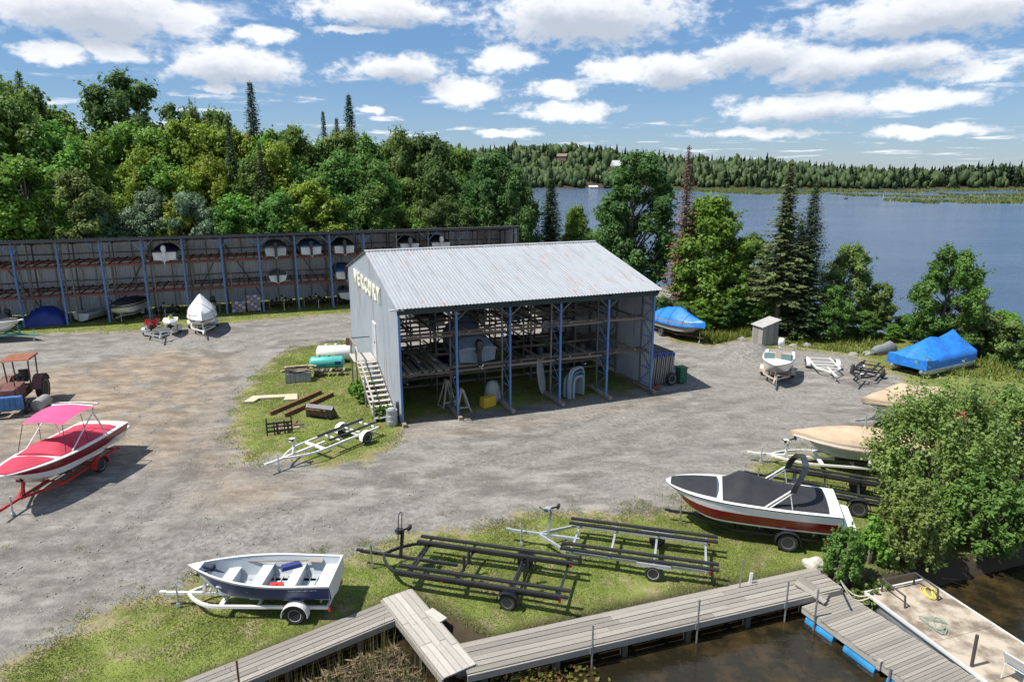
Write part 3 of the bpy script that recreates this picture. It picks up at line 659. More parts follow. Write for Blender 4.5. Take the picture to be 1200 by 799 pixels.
# plank shelf in the first bay
for k in range(7): piece('shelf_plank', (.25+k*.4, .45, 2.56), (.25+k*.4, 4.4, 2.56), .22, .05, timber if k % 3 else wood_grey, shed)
for k in range(3): piece('shelf_plank', (.3+k*.9, .9, 3.05-.9*0), (.3+k*.9, 4.2, 3.05), .18, .04, timber, shed)
piece('gutter_end', (-.55, -.32, EZ-.02), (.2, -.32, EZ-.02), .09, .09, white_trim, shed)

# outside stair against the gable
st = thing('wooden_staircase', 'grey wooden stair with landing climbing the gable of the boat shed', 'staircase', SHED_O, SHED_A)
SX0, SX1 = -1.32, -.16
for k in range(12):
    f = k/11; yy = .9+f*5.0; zz = .2+f*1.72
    piece('tread', (SX0, yy, zz), (SX1, yy, zz), .30, .05, wood_pale, st)
    
for x in (SX0+.02, (SX0+SX1)/2, SX1-.02): piece('stringer', (x, .75, .02), (x, 6.1, 1.86), .05, .2, wood_grey, st)
for k in range(8): piece('landing_board', (SX0-.15, 6.18+k*.26, 1.97), (SX1, 6.18+k*.26, 1.97), .24, .04, wood_pale, st)
for x, yy in ((SX0, 6.2), (SX0, 8.1)): piece('landing_post', (x, yy, 0), (x, yy, 2.95), .09, .09, wood_grey, st)
piece('landing_post', (SX0, 3.4, 0), (SX0, 3.4, 2.0), .09, .09, wood_grey, st); piece('landing_post', (SX0, 1.0, 0), (SX0, 1.0, 1.15), .09, .09, wood_grey, st)
piece('handrail', (SX0, .9, 1.12), (SX0, 6.25, 2.92), .09, .05, wood_pale, st); piece('handrail', (SX0, 6.2, 2.95), (SX0, 8.15, 2.95), .09, .05, wood_grey, st)
piece('handrail', (SX0, 8.12, 2.95), (SX1, 8.12, 2.95), .05, .05, dark_steel, st)

# ---- long storage shed at the edge of the forest
LA = math.atan(.37); LO = Vector((-28, 61.5, 0)); LU = Vector((math.cos(LA), math.sin(LA), 0)); LV = Vector((-LU.y, LU.x, 0))
def long_pt(x, y, z=0): return LO+LU*x+LV*y+Vector((0,0,z))
lsh = thing('storage_shed', 'long open boat storage shed with blue posts and red shelves below the forest', 'shed', LO, LA)
lroof = mat_sheet('long_shed_roof', (.30,.31,.32), lsh, .4); lwall = mat_sheet('long_shed_wall', (.68,.70,.72), lsh, .5, 'z')
LX0, LX1, LD, LZ = -20.7, 30.5, 6.2, 7.3
lz = lambda y: LZ-.13*y
sl2 = math.atan(-.13); rs2 = sheet_mesh(1.0, (LD+.7)/math.cos(sl2), .25, .04, lroof); ws2 = sheet_mesh(1.0, lz(LD)-.1, .2, .03, lwall)
n = int(LX1-LX0)+1
for i in range(n):
    o = link('roof_sheet', rs2, lsh); o.location = (LX0+i*.995, -.5, lz(-.5)+.06+(i % 2)*.003); o.rotation_euler = (sl2, 0, 0)
    o = link('wall_sheet', ws2, lsh); o.location = (LX0+i*.995, LD, .1); o.rotation_euler = (math.pi/2, 0, 0)
for e in (LX0, LX1+.08):
    for k in range(6):
        b = MB(); pr = rib_profile(1.0, .2, .03); pts = [(k*1.03+a*1.03, h) for a, h in pr]
        b.add([(e+h, y, .1) for y, h in pts]+[(e+h, y, lz(y)-.02) for y, h in pts], [(i, i+1, len(pts)+i+1, len(pts)+i) for i in range(len(pts)-1)]); b.build('wall_sheet', lwall, lsh)
LC = [-20.7+3.2*k for k in range(17)]
for ci, x in enumerate(LC):
    piece('post', (x, 0, .05), (x, 0, lz(0)-.12), .15, .15, blue_steel if ci < 12 else grey_steel, lsh)
    piece('upright', (x, 1.3, .05), (x, 1.3, lz(1.3)-.1), .1, .1, grey_steel, lsh)
    for yy in (4.0, 5.6): piece('upright', (x, yy, .05), (x, yy, lz(yy)-.1), .1, .1, grey_steel, lsh)
    br = MB()
    for z in (.6, 2.1, 3.6, 5.1): br.bar((x,0,z), (x,1.3,z), .05).bar((x,0,z), (x,1.3,z+1.4), .04)
    br.build('brace', grey_steel, lsh)
    piece('rafter', (x, -.4, lz(-.4)-.04), (x, LD, lz(LD)-.04), .1, .16, red_beam, lsh)
    for s in (-1, 1):
        if LX0 <= x+s <= LX1: piece('knee_brace', (x, -.05, lz(0)-1.05), (x+s*.95, -.1, lz(0)-.15), .06, .06, blue_steel if ci % 3 else grey_steel, lsh)
for k in range(6):
    y = .35+k*1.1; piece('purlin', (LX0, y, lz(y)-.0), (LX1, y, lz(y)-.0), .08, .09, red_beam, lsh)
piece('fascia', (LX0-.05, -.35, lz(-.35)-.07), (LX1+.05, -.35, lz(-.35)-.07), .06, .22, M('slate_fascia', (.06,.075,.085), .55, .2, var=.3, scale=1), lsh)
for bay in range(16):
    x0, x1 = LC[bay]+.05, LC[bay+1]-.05
    for z in (2.5, 5.0):
        for y in (.25, 1.3, 4.0, 5.6): piece('beam', (x0, y, z), (x1, y, z), .07, .14, red_beam, lsh)
        for fx in (.12, .36, .64, .88): piece('shelf_arm', (x0+(x1-x0)*fx, .2, z+.12), (x0+(x1-x0)*fx, 5.7, z+.12), .1, .08, red_beam if bay < 6 else rust_beam, lsh)
    piece('upright', ((x0+x1)/2, 5.6, .05), ((x0+x1)/2, 5.6, lz(5.6)-.1), .09, .09, timber, lsh); piece('upright', (x0+.5, 1.3, .05), (x0+.5, 1.3, 5.0), .09, .09, timber if bay % 2 else grey_steel, lsh)
    for zz in (3.1, 5.6): piece('rail', (x0, 5.5, zz), (x1, 5.5, zz+random.uniform(-.06,.06)), .06, .1, rust_beam, lsh)
    if bay in (1, 4, 6, 7, 9): piece('wind_brace', (x0, 5.9, 6.0 if bay % 2 else .6), (x1, 5.9, .6 if bay % 2 else 6.0), .07, .07, dark_steel, lsh)
# ------------------------------------------------------------------ trailers and boats
rubber = M('tyre_rubber', (.022,.022,.022), .8, var=.3)
rim_w = M('white_rim', (.68,.68,.66), .4, var=.1); rim_s = M('steel_rim', (.48,.48,.48), .35, .7, var=.1)
white_paint = M('white_trailer_paint', (.68,.67,.63), .45, var=.1, scale=3, col2=(.45,.36,.26), thr=(.66,.8), rnd=.05)
black_paint = M('black_trailer_paint', (.018,.018,.02), .42, var=.3, scale=3)
galv = M('galvanised_trailer', (.50,.52,.54), .42, .55, var=.18, scale=6)
red_paint = M('red_trailer_paint', (.40,.022,.02), .4, var=.15, coat=.3)
teal_paint = M('teal_trailer_paint', (.03,.25,.26), .45, var=.15)
carpet = M('black_bunk_carpet', (.014,.014,.015), .95, var=.3)
red_lens = M('red_lens', (.5,.02,.015), .3); amber = M('amber_lens', (.7,.25,.02), .3)
chrome = M('bright_steel', (.6,.6,.6), .25, .9)
def make_wheel(parent, loc, r=.30, w=.2, rim=rim_w, side=1):
    t = MB().lathe([(r*.62,-w*.42),(r*.86,-w*.5),(r*.98,-w*.38),(r,-w*.15),(r,w*.15),(r*.98,w*.38),(r*.86,w*.5),(r*.62,w*.42)], 22, 'y').build('wheel', rubber, parent, 35); t.location = loc
    m = MB().lathe([(.01,-w*.3),(r*.6,-w*.36),(r*.64,-w*.44),(r*.64,w*.44),(r*.58,w*.40),(r*.5,w*.22),(r*.22,w*.26),(r*.2,w*.36),(.01,w*.38)], 20, 'y')
    if side > 0: m.v = [(x, -y, z) for x, y, z in m.v]; m.f = [f[::-1] for f in m.f]
    m.build('rim', rim, t, 30)
    b = MB()
    for k in range(5):
        a = k*2*math.pi/5; b.lathe([(.028,0),(.028,.02)], 6, 'y', (r*.38*math.cos(a), side*w*.26, r*.38*math.sin(a)))
    b.build('wheel_bolts', black_paint, t); return t
def fit(wheel, jack, width, s):
    """axle centre, heading and axle-to-jack length from where the near wheel and the jack stand"""
    w, j = G(*wheel), G(*jack); d = j-w; xj = math.sqrt(max(.5, d.length**2-(width/2)**2))
    th = math.atan2(d.y, d.x)-math.atan2(-s*width/2, xj)
    loc = w-Matrix.Rotation(th, 3, 'Z') @ Vector((0, s*width/2, 0))
    return Vector((loc.x, loc.y, gz(loc.x, loc.y)+.01)), th, xj
def trailer(label, loc, th, xj, width=1.8, rear=1.3, mat=white_paint, rim=rim_w, fender=True, bunks='pair', winch=True, group='boat trailers', name='boat_trailer', wheel_r=.3, h=.46, axles=(0,), vee=.5, curved=False, beam=.09, fmat=None, tall=0., bow_stop=True):
    t = thing(name, label, 'trailer', loc, th, group)
    rw = width/2-.2; nose = xj+.45
    fr = MB(); vx = xj*vee
    for s in (-1, 1):
        if curved:
            pts = []
            for k in range(9):
                a = k/8; pts.append((vx+(xj*.92-vx)*a, s*rw*math.cos(a*math.pi/2)**.8, h))
            for k in range(8): fr.bar(pts[k], (pts[k+1][0]+.02, pts[k+1][1], pts[k+1][2]), beam*.8, beam)
        else: fr.bar((vx, s*rw, h), (xj*.86, s*.05, h), beam*.8, beam)
        fr.bar((vx+.02, s*rw, h), (-rear, s*rw, h), beam*.8, beam)
    fr.build('frame', mat, t)
    tg = MB().bar((nose, 0, h), (vx*.9 if not curved else xj*.4, 0, h+.003), beam, beam).box((nose+.05, 0, h+.03), (.2, .09, .07)).bar((vx*.95, -rw, h+.004), (vx*.95, rw, h+.004), beam*.8, beam*.8)
    tg.build('tongue', mat, t)
    for x in ([0.0, -rear+.1, vx*.5] if not curved else [0.0, -rear+.05, vx*.5, vx*.98]): piece('crossmember', (x, -rw, h-.01), (x, rw, h-.01), .07, .07, mat, t)
    for ax_ in axles: piece('axle', (ax_, -width/2+.06, wheel_r), (ax_, width/2-.06, wheel_r), .06, .06, mat, t)
    for ax_ in axles:
        for s in (-1, 1): make_wheel(t, (ax_, s*width/2, wheel_r), wheel_r, .18, rim, s)
    if fender:
        for s in (-1, 1):
            f = MB(); R0 = wheel_r+.08; y0, y1 = s*(width/2-.13), s*(width/2+.13); mid = sum(axles)/len(axles); ext = (max(axles)-min(axles))/2
            rings = []
            for k in range(13):
                a = R(-8)+k*R(196)/12; cx = mid+(ext if math.cos(a) > 0 else -ext)*min(1, abs(math.cos(a))*3)
                x, z = cx+R0*math.cos(a), wheel_r+R0*math.sin(a)*.95
                x2, z2 = cx+(R0+.018)*math.cos(a), wheel_r+(R0+.018)*math.sin(a)*.95
                rings.append([(x, y0, z), (x, y1, z), (x2, y1, z2), (x2, y0, z2)])
            f.loft(rings); f.build('fender', fmat or mat, t, 40)
    if bunks == 'pair':
        for s in (-1, 1):
            MB().box(((vx*.7-rear+.15)/2, s*rw*.62, h+.2), (vx*.7+rear+.15, .13, .06)).build('bunk', carpet, t)
            for x in (-rear+.3, vx*.5): piece('bunk_bracket', (x, s*rw*.62, h), (x, s*rw*.62, h+.17), .05, .05, galv, t)
    elif bunks == 'pontoon':
        for s in (-1, 1):
            for k, off in ((0, -.17), (1, .17)):
                MB().box(((vx-rear)/2-.05, s*(rw-.02)+off, h+.2), (vx+rear+.5, .12, .07)).build('bunk', carpet, t)
            for x in (-rear+.1, 0, vx*.5, vx*.95): MB().bar((x, s*(rw-.25), h+.12), (x, s*(rw+.2), h+.12), .06).bar((x, s*rw, h), (x, s*rw, h+.12), .06).build('bunk_bracket', mat, t)
    if winch:
        wx = xj*.80; wz = h+.75+tall
        MB().bar((wx, 0, h), (wx-.12, 0, wz), .09, .09).box((wx+.02, 0, wz-.05), (.2,.2,.14)).build('winch_post', mat, t)
        w = MB().lathe([(.07,-.1),(.07,.1)], 10, 'y', (wx+.06, 0, wz-.05)).tube([(wx+.06, .12, wz-.05), (wx+.06, .16, wz-.05), (wx+.26, .17, wz+.1), (wx+.26, .26, wz+.1)], .014, 6); w.build('winch', black_paint if mat is not black_paint else chrome, t, 40)
        if bow_stop: MB().bar((wx-.1, 0, wz), (wx-.32, 0, wz+.1), .05).box((wx-.36, .0, wz+.12), (.08,.22,.12)).build('bow_stop', carpet, t)
    MB().tube([(xj, .13, .06), (xj, .13, h+.36)], .032, 8).tube([(xj, .13, h+.36), (xj+.02, .13, h+.40), (xj+.02, .3, h+.40)], .014, 6).lathe([(.03,-.04),(.08,-.035),(.08,.035),(.03,.04)], 12, 'y', (xj, .13, .08)).build('jack', galv if mat is not black_paint else chrome, t, 40)
    for s in (-1, 1):
        MB().box((-rear-.03, s*(rw+.02), h-.02), (.06,.16,.1)).build('tail_light', red_lens, t)
    return t

# ---- hulls
def hull_fn(L, B, D, flat=.4, full=2.3, sheer=.16, fore=.55, kp=2.4, tw=.93, blunt=1.):
    b = lambda t: B/2*(tw+(1-tw)*min(1, t/.3))*max(0, 1-(max(0, t-flat)/(1-flat))**full)**blunt
    s = lambda t: D*(1+sheer*(max(0, t-.25)/.75)**1.6)
    k = lambda t: D*(1+sheer)*.93*(max(0, t-fore)/(1-fore))**kp
    return b, s, k
def hull_mesh(L, B, D, fr=(.30,.46,.80), fns=None, cb=.80, ns=18, transom=True, rake=.10):
    b, s, k = fns; m = MB(); rings = []
    fr = list(fr)
    for i in range(ns+1):
        t = (i/ns)**.85; half = [(0, 0)]
        for q in [fr[0]]+fr[1:]+[1.0]:
            wq = cb+(1-cb)*((q-fr[0])/(1-fr[0]))**.8; half.append((wq, q))
        ring = []
        for w, q in half[:0:-1]: ring.append((t*L-rake*L*(1-q)*t**5, b(t)*w, k(t)+(s(t)-k(t))*q))
        ring.append((t*L-rake*L*t**5, 0, k(t)))
        for w, q in half[1:]: ring.append((t*L-rake*L*(1-q)*t**5, -b(t)*w, k(t)+(s(t)-k(t))*q))
        rings.append(ring)
    nb = len(half)-1
    mats = [nb-1-j for j in range(nb)]+[j for j in range(nb)]
    m.loft(rings, 0, False, False, mats)
    if transom: m.f.append(tuple(range(len(rings[0])-1, -1, -1))); m.m.append(nb-1)
    return m
def strip(m, fns, L, t0, t1, w_in, z_in, w_out=1.0, z_out=.0, n=16, mt=0):
    """band round the sheer, both sides: from the outer edge to an inner line"""
    b, s, k = fns
    for sg in (-1, 1):
        rings = []
        for i in range(n+1):
            t = t0+(t1-t0)*i/n; bo = b(t)*w_out; bi = max(0, b(t)-w_in)
            rings.append([(t*L, sg*bo, s(t)+z_out), (t*L, sg*bi, s(t)+z_in)])
        m.loft(rings, mt, False, False)
    return m
def crown(fns, L, t0, t1, hts, wf=1., skirt=.0, p=2.2, n=26, nv=14, wr=.0, seed=0, z=.03, inset=0):
    """stretched cover or deck: height over the sheer by station, falling to the edge"""
    b, s, k = fns; tt = [a for a, _ in hts]; hh = [h for _, h in hts]; m = MB()
    def fn(u, v):
        t = t0+(t1-t0)*u; q = v*2-1; a = abs(q); w = max(.0, b(t)*wf-inset)
        h = float(np.interp(t, tt, hh)); zz = s(t)+z+h*(1-a**p)
        x = t*L
        if a > .93: zz -= skirt*(a-.93)/.07
        if wr: zz += wr*mnoise.noise(Vector((x*1.6+seed, q*w*2.2, seed)))*(1-a)+wr*.5*mnoise.noise(Vector((x*4+seed, q*w*4, 3)))
        return (x, -q*w, zz)
    m.grid(fn, n, nv)
    # close the ends down to the sheer
    for u in (0, 1):
        ring = [fn(u, j/nv) for j in range(nv+1)]; base = [(x, y, s(t0+(t1-t0)*u)+z-skirt) for x, y, _ in ring]
        m.loft([ring, base] if u == 0 else [base, ring], 0, False, False)
    return m
def outboard(parent, x, z, mat, scale=1., tilt=0.):
    o = bpy.data.objects.new('outboard_motor', None)
    legm = MB().box((-.18,0,.02), (.3,.3,.24)).loft([[(-.28+dx*.1,dy*.07,-.05),(-.28-dx*.0-.16,dy*.07,-.05)] for dx, dy in ((0,1),(0,-1))], 0, False, False)
    legm = MB().box((-.10,0,.05), (.16,.22,.26)).bar((-.27,0,.08), (-.33,0,-.62), .10, .20).box((-.36,0,-.42), (.30,.16,.025)).lathe([(.01,.28),(.05,.18),(.065,.0),(.05,-.18),(.02,-.22)], 10, 'x', (-.33,0,-.66)).bar((-.32,0,-.70), (-.36,0,-.86), .02, .14)
    me = legm.build('outboard_motor', mat, parent, 40); me.location = (x, 0, z); me.scale = (scale,)*3; me.rotation_euler = (0, tilt, 0)
    rings = []
    for zz, a, bq, cx in ((.10,.15,.13,-.26),(.2,.21,.17,-.27),(.38,.23,.185,-.28),(.52,.20,.16,-.28),(.60,.13,.11,-.26),(.62,.05,.04,-.25)):
        rings.append([(cx+a*(abs(math.cos(q))**.7)*math.copysign(1, math.cos(q)), bq*(abs(math.sin(q))**.7)*math.copysign(1, math.sin(q)), zz) for q in [i*math.pi/8 for i in range(16)]])
    MB().loft(rings).build('cowling', mat, me, 50)
    p = MB()
    for i in range(3):
        a = i*2.094; p.add([(-.58,0,-.66),(-.57,.13*math.cos(a),-.66+.13*math.sin(a)),(-.60,.13*math.cos(a+.6),-.66+.13*math.sin(a+.6)),(-.59,.03*math.cos(a+.8),-.66+.03*math.sin(a+.8))], [(0,1,2,3),(3,2,1,0)])
    p.build('propeller', chrome, me); bpy.data.objects.remove(o); return me
gel_white = M('white_gelcoat', (.70,.70,.68), .28, var=.06, scale=2, coat=.3)
gel_red = M('red_gelcoat', (.20,.006,.012), .25, var=.15, scale=2, coat=.4)
gel_navy = M('navy_gelcoat', (.014,.028,.12), .38, var=.15, scale=2)
gel_black = M('black_gelcoat', (.015,.015,.018), .3, var=.2, coat=.3)
canvas_black = M('black_canvas', (.017,.018,.022), .8, var=.25, scale=3, bump=.2)
canvas_tan = M('tan_canvas', (.44,.325,.22), .85, var=.16, scale=1.6, bump=.6, bscale=6)
canvas_pink = M('faded_red_canvas', (.46,.035,.07), .8, var=.22, scale=1.8, bump=.5, bscale=6)
canvas_top = M('pink_bimini_canvas', (.60,.07,.19), .8, var=.12, scale=2)
tarp_blue = M('blue_tarpaulin', (.018,.17,.56), .45, var=.25, scale=2.5, bump=1.0, bscale=7)
wrap_white = M('white_shrink_wrap', (.72,.73,.73), .4, var=.05, scale=2, bump=.25, bscale=4)
navy_canvas = M('navy_canvas', (.02,.028,.075), .8, var=.2, scale=3); blue_canvas = M('blue_canvas', (.05,.12,.25), .8, var=.2, scale=3); grey_canvas = M('grey_canvas', (.17,.18,.19), .85, var=.2, scale=3)
glass_dark = M('tinted_glass', (.04,.05,.06), .08, var=.1, spec=.8)
alu_hull = M('brushed_aluminium_hull', (.45,.47,.48), .38, .5, var=.1, scale=2)
rub = M('black_rub_rail', (.02,.02,.02), .6)
mot_black = M('black_cowling', (.02,.021,.024), .3, var=.1, coat=.3); mot_white = M('white_cowling', (.66,.66,.65), .35, var=.05); mot_grey = M('grey_cowling', (.16,.17,.19), .35, var=.1)
def sheer_line(fns, L, parent, mat, r=.022, t0=0., t1=1., name='rub_rail', dz=-.02):
    b, s, k = fns
    for sg in (-1, 1): MB().tube([((t0+(t1-t0)*i/20)*L, sg*b(t0+(t1-t0)*i/20), s(t0+(t1-t0)*i/20)+dz) for i in range(21)], r, 6).build(name, mat, parent, 60)
def boat_root(name, label, loc, th, xs, z, group=None, cat='boat', pitch=0.):
    p = loc+Matrix.Rotation(th, 3, 'Z') @ Vector((xs, 0, 0)); o = thing(name, label, cat, (p.x, p.y, p.z+z), th, group); o.rotation_euler = (0, pitch, th); return o
def rest(*a): pass

# ---- aluminium fishing boat on white trailer
loc, th, xj = fit((347,730), (212,708), 1.72, 1)
trailer('white single axle trailer under the open aluminium fishing boat', loc, th, xj, 1.72, .95, white_paint, vee=.62, curved=True, h=.40)
L_, B_, D_ = 4.55, 1.80, .72; fn = hull_fn(L_, B_, D_, .35, 2.2, .22, .6)
bt = boat_root('fishing_boat', 'open aluminium fishing boat with navy hull and grey bench seats', loc, th, -1.05, .50)
grey_in = M('boat_interior_paint', (.40,.44,.47), .55, var=.12, scale=3, col2=(.30,.28,.22), thr=(.6,.8))
hull_mesh(L_, B_, D_, (.26,.44,.90), fn).build('hull', [alu_hull, gel_navy, gel_navy, alu_white], bt, 40)
inn = MB(); b, s, k = fn
def shell(u, v):
    t = .02+u*.94; q = v*2-1; a = abs(q); w = b(t)-.05
    zf = max(k(t)+.10, .13); zz = zf+(s(t)-zf)*max(0, (a-.72)/.28)**1.1 if a > .72 else zf
    wx = w*(.80*a/.72 if a < .72 else .80+.20*(a-.72)/.28)
    return (t*L_-.08*u**6, math.copysign(wx, -q), zz)
inn.grid(shell, 18, 12).build('inner_liner', grey_in, bt, 50)
g_ = strip(MB(), fn, L_, 0, 1, .07, .0, 1.02, .004); g_.box((.03,0,D_-.0), (.06,1.6,.03)); g_.build('gunwale', alu_white, bt, 40)
MB().add([(.035,-.78,.12),(.035,.78,.12),(.035,.82,D_),(.035,-.82,D_)], [(0,1,2,3)]).build('transom_liner', grey_in, bt)
for x, w in ((.28,.50),(1.30,.32),(2.32,.34),(3.3,.36)):
    t = x/L_; wd = (b(t)-.06)*1.9; zz = .46
    MB().box((x,0,zz), (w,wd,.035)).box((x,0,zz-.17), (w-.04,wd*.84,.30)).build('bench', M('bench_paint', (.47,.51,.52), .5, var=.06), bt)
bowd = MB(); bowd.add([(4.5,0,s(.99)+.012),(4.1,b(.9)-.02,s(.9)+.012),(4.1,-b(.9)+.02,s(.9)+.012)], [(0,1,2)]); bowd.build('bow_plate', alu_white, bt)
ribs = MB()
for x in np.arange(.75, 3.9, .22): ribs.box((x,0,.145), (.03,(b(x/L_))*1.3,.03))
ribs.build('floor_ribs', grey_in, bt)
def inside(px, py, z, rz=0): # spot inside the boat
    p = bt.matrix_basis @ Vector((px, py, z)); return p
o = MB().box((0,0,.11),(.42,.34,.22),top=.9).box((.05,.02,.24),(.16,.1,.05)).lathe([(.04,.22),(.04,.27)], 8, 'z', (-.12,.08,0)).build('fuel_tank', M('red_plastic', (.50,.03,.02), .4), None); o.location = inside(1.78,.28,.17); o.rotation_euler = (0,0,th+.1); tag(o, 'red portable fuel tank on the floor of the fishing boat', 'fuel tank')
o = MB().box((0,0,.05),(.62,.26,.12),top=.85).build('boat_cushion', M('navy_cushion', (.02,.035,.16), .7), None); o.location = inside(1.56,-.52,.49); o.rotation_euler = (0,R(0),th+.5); tag(o, 'navy blue cushion lying on a bench of the fishing boat', 'cushion')
o = MB().tube([inside(3.1,-.66,.60), inside(1.1,-.7,.62)], .022, 6).loft([[inside(1.1,-.7+d,.62), inside(.62,-.7+d*1.6,.62)] for d in (-.07,.07)], 0, False, False).build('oar', timber, None); tag(o, 'wooden oar laid along the far side of the fishing boat', 'oar')

lt = MB()
for i in range(14): x = .40+i*.06; lt.box((x, b(x/L_)*.985+.010, D_*.82+.006*math.sin(i*2)), (.022+.012*(i % 3),.005,.022+.022*(i in (0,5,9))), rot=Matrix.Rotation(R(12),3,'Y'))
tag(lt.build('hull_lettering', M('faded_lettering', (.30,.33,.40), .5), bt), kind='stuff')
# ---- red and white bowrider with black cover
loc, th, xj = fit((922,645), (797,612), 2.0, 1)
trailer('black trailer under the red and white bowrider', loc, th, xj, 2.0, 1.2, black_paint, rim_s, vee=.5, wheel_r=.34, h=.44)
L_, B_, D_ = 6.0, 2.45, 1.12; fn = hull_fn(L_, B_, D_, .45, 2.8, .12, .66, 2.2, blunt=.66)
bt = boat_root('bowrider_boat', 'red and white bowrider under fitted black canvas with wakeboard tower', loc, th, -1.65, .47, pitch=R(.3)); b, s, k = fn
hull_mesh(L_, B_, D_, (.28,.34,.69), fn, rake=.07).build('hull', [gel_white, gel_white, gel_red, gel_white], bt, 40)
crown(fn, L_, .0, .995, ((0,.03),(.5,.05),(1,.02)), 1., 0, 2.5, z=.0).build('deck', gel_white, bt, 50)
crown(fn, L_, .69, .965, ((.69,.20),(.74,.16),(.9,.10),(.965,.05)), .80, .0, 2.4, z=.03, wr=.02).build('bow_cover', canvas_black, bt, 60)
crown(fn, L_, .07, .655, ((.07,.12),(.2,.22),(.36,.34),(.46,.50),(.53,.64),(.565,.62),(.61,.40),(.655,.14)), .90, .0, 2.6, z=.03, wr=.035, inset=.02).build('cockpit_cover', canvas_black, bt, 60)
MB().loft([[(-.5,y*.88,.52),(-.5,y*.88,.62),(.08,y,.66),(.08,y,.5)] for y in (-1.0,1.0)]).build('swim_platform', gel_white, bt, 40)
xt = 1.75
for sg in (-1, 1):
    for p, q, rr in (((xt+.75,sg*1.08,D_+.02),(xt-.05,sg*1.04,D_+.72),.035), ((xt+.60,sg*1.09,D_+.02),(xt-.16,sg*1.04,D_+.70),.025), ((xt-.15,sg*1.06,D_+.02),(xt-.02,sg*1.04,D_+.66),.018)): MB().tube([p, q], rr, 8).build('tower_leg', alu_white, bt, 40)
rg_ = []
for k in range(17):
    a = math.pi*k/16; yy = 1.04*math.copysign(abs(math.cos(a))**.6, math.cos(a)); zz = D_+.66+.80*math.sin(a)**.7; xx = xt-.10-.42*math.sin(a)
    n_ = Vector((0,math.cos(a),math.sin(a)))*.045; rg_.append([(xx-.10,yy-n_.y,zz-n_.z),(xx+.10,yy-n_.y,zz-n_.z),(xx+.10,yy+n_.y,zz+n_.z),(xx-.10,yy+n_.y,zz+n_.z)])
MB().loft(rg_).build('tower_arch', gel_black, bt, 40)
sheer_line(fn, L_, bt, rub, .02); MB().box((-.05,.35,.62),(.2,.3,.2)).box((-.32,.0,.28),(.25,.18,.5)).lathe([(.02,-.15),(.06,0),(.02,.2)], 8, 'x', (-.45,0,.12)).build('stern_drive', mot_black, bt)
def hull_text(parent, txt, x, z, size, mat, sg=1, y=1.15):
    cu = bpy.data.curves.new('t', 'FONT'); cu.body = txt; cu.size = size; cu.extrude = .004; cu.shear = .25; to = bpy.data.objects.new('tmp', cu); C.objects.link(to); dg = bpy.context.evaluated_depsgraph_get()
    me = bpy.data.meshes.new_from_object(to.evaluated_get(dg)); bpy.data.objects.remove(to); me.materials.clear(); me.materials.append(mat)
    o = link('hull_lettering', me, parent); o.location = (x, y, z); o.rotation_euler = Matrix(((-1,0,0),(0,0,1),(0,1,0))).to_euler() if sg > 0 else Matrix(((1,0,0),(0,0,-1),(0,1,0))).to_euler(); return o

# ---- red wakeboard boat at the left edge
loc, th, xj = fit((119,552), (12,604), 2.1, 1)
trailer('red trailer under the pink topped wakeboard boat', loc, th, xj, 2.1, 1.6, red_paint, rim_s, vee=.5, wheel_r=.34, h=.46)
L_, B_, D_ = 6.7, 2.4, 1.05; fn = hull_fn(L_, B_, D_, .42, 2.7, .16, .55, blunt=.78)
bt = boat_root('wakeboard_boat', 'white wakeboard boat with red stripes, faded red covers and pink bimini', loc, th, -2.25, .46, pitch=R(-1)); b, s, k = fn
hull_mesh(L_, B_, D_, (.34,.62,.86), fn).build('hull', [gel_white, gel_white, gel_red, M('dark_red_gelcoat', (.16,.008,.018), .25, coat=.4)], bt, 40)
m_ = MB()
for sg in (-1, 1):
    for t0, t1, q0, q1, dz in ((.05,.45,.66,.60,.04),(.12,.62,.54,.64,.028)):
        rings = []
        for i in range(13):
            t = t0+(t1-t0)*i/12; q = q0+(q1-q0)*i/12; hh = dz*(1-abs(i/6-1))+.004
            wq = lambda qq: .80+.2*((qq-.34)/.66)**.8
            rings.append([(t*L_-.1*L_*(1-(q+e))*t**5, sg*(b(t)*wq(q+e)+.012), k(t)+(s(t)-k(t))*(q+e)) for e in (-hh, hh)])
        m_.loft(rings, 0, False, False)
m_.build('hull_stripe', gel_red, bt)
crown(fn, L_, .0, .995, ((0,.03),(.5,.05),(1,.02)), 1., 0, 2.5, z=.0).build('deck', gel_white, bt, 50)
crown(fn, L_, .70, .97, ((.70,.10),(.8,.12),(.97,.04)), .84, .0, 2.4, z=.03, wr=.02).build('bow_cover', canvas_pink, bt, 60)
crown(fn, L_, .10, .66, ((.10,.10),(.3,.16),(.45,.30),(.52,.42),(.57,.40),(.66,.12)), .86, .0, 2.6, z=.03, wr=.03).build('cockpit_cover', canvas_pink, bt, 60)
tw = MB(); xt = 2.3
for sg in (-1, 1):
    tw.tube([(xt-.7,sg*1.08,D_+.02),(xt-.15,sg*.98,D_+1.2),(xt-.3,sg*.9,D_+1.45)], .035, 8).tube([(xt+1.5,sg*1.0,D_+.06),(xt-.05,sg*.98,D_+1.15)], .03, 8)
tw.tube([(xt-.3,.9,D_+1.45),(xt-.32,0,D_+1.5),(xt-.3,-.9,D_+1.45)], .035, 8).tube([(xt-.75,.9,D_+1.42),(xt-.78,0,D_+1.46),(xt-.75,-.9,D_+1.42)], .03, 8)
for y in (-.9,-.3,.3,.9): tw.tube([(xt-.3,y,D_+1.47),(xt-.78,y,D_+1.44)], .02, 6)
tw.build('tower', alu_white, bt, 40)
def bim(u, v): x = xt-.25+u*1.9; q = v*2-1; return (x, q*.98*(1-.12*u), D_+1.52-.10*q*q-.16*u*u+.05*math.sin(u*3.1))
MB().grid(bim, 10, 8).build('bimini_top', canvas_top, bt, 60)
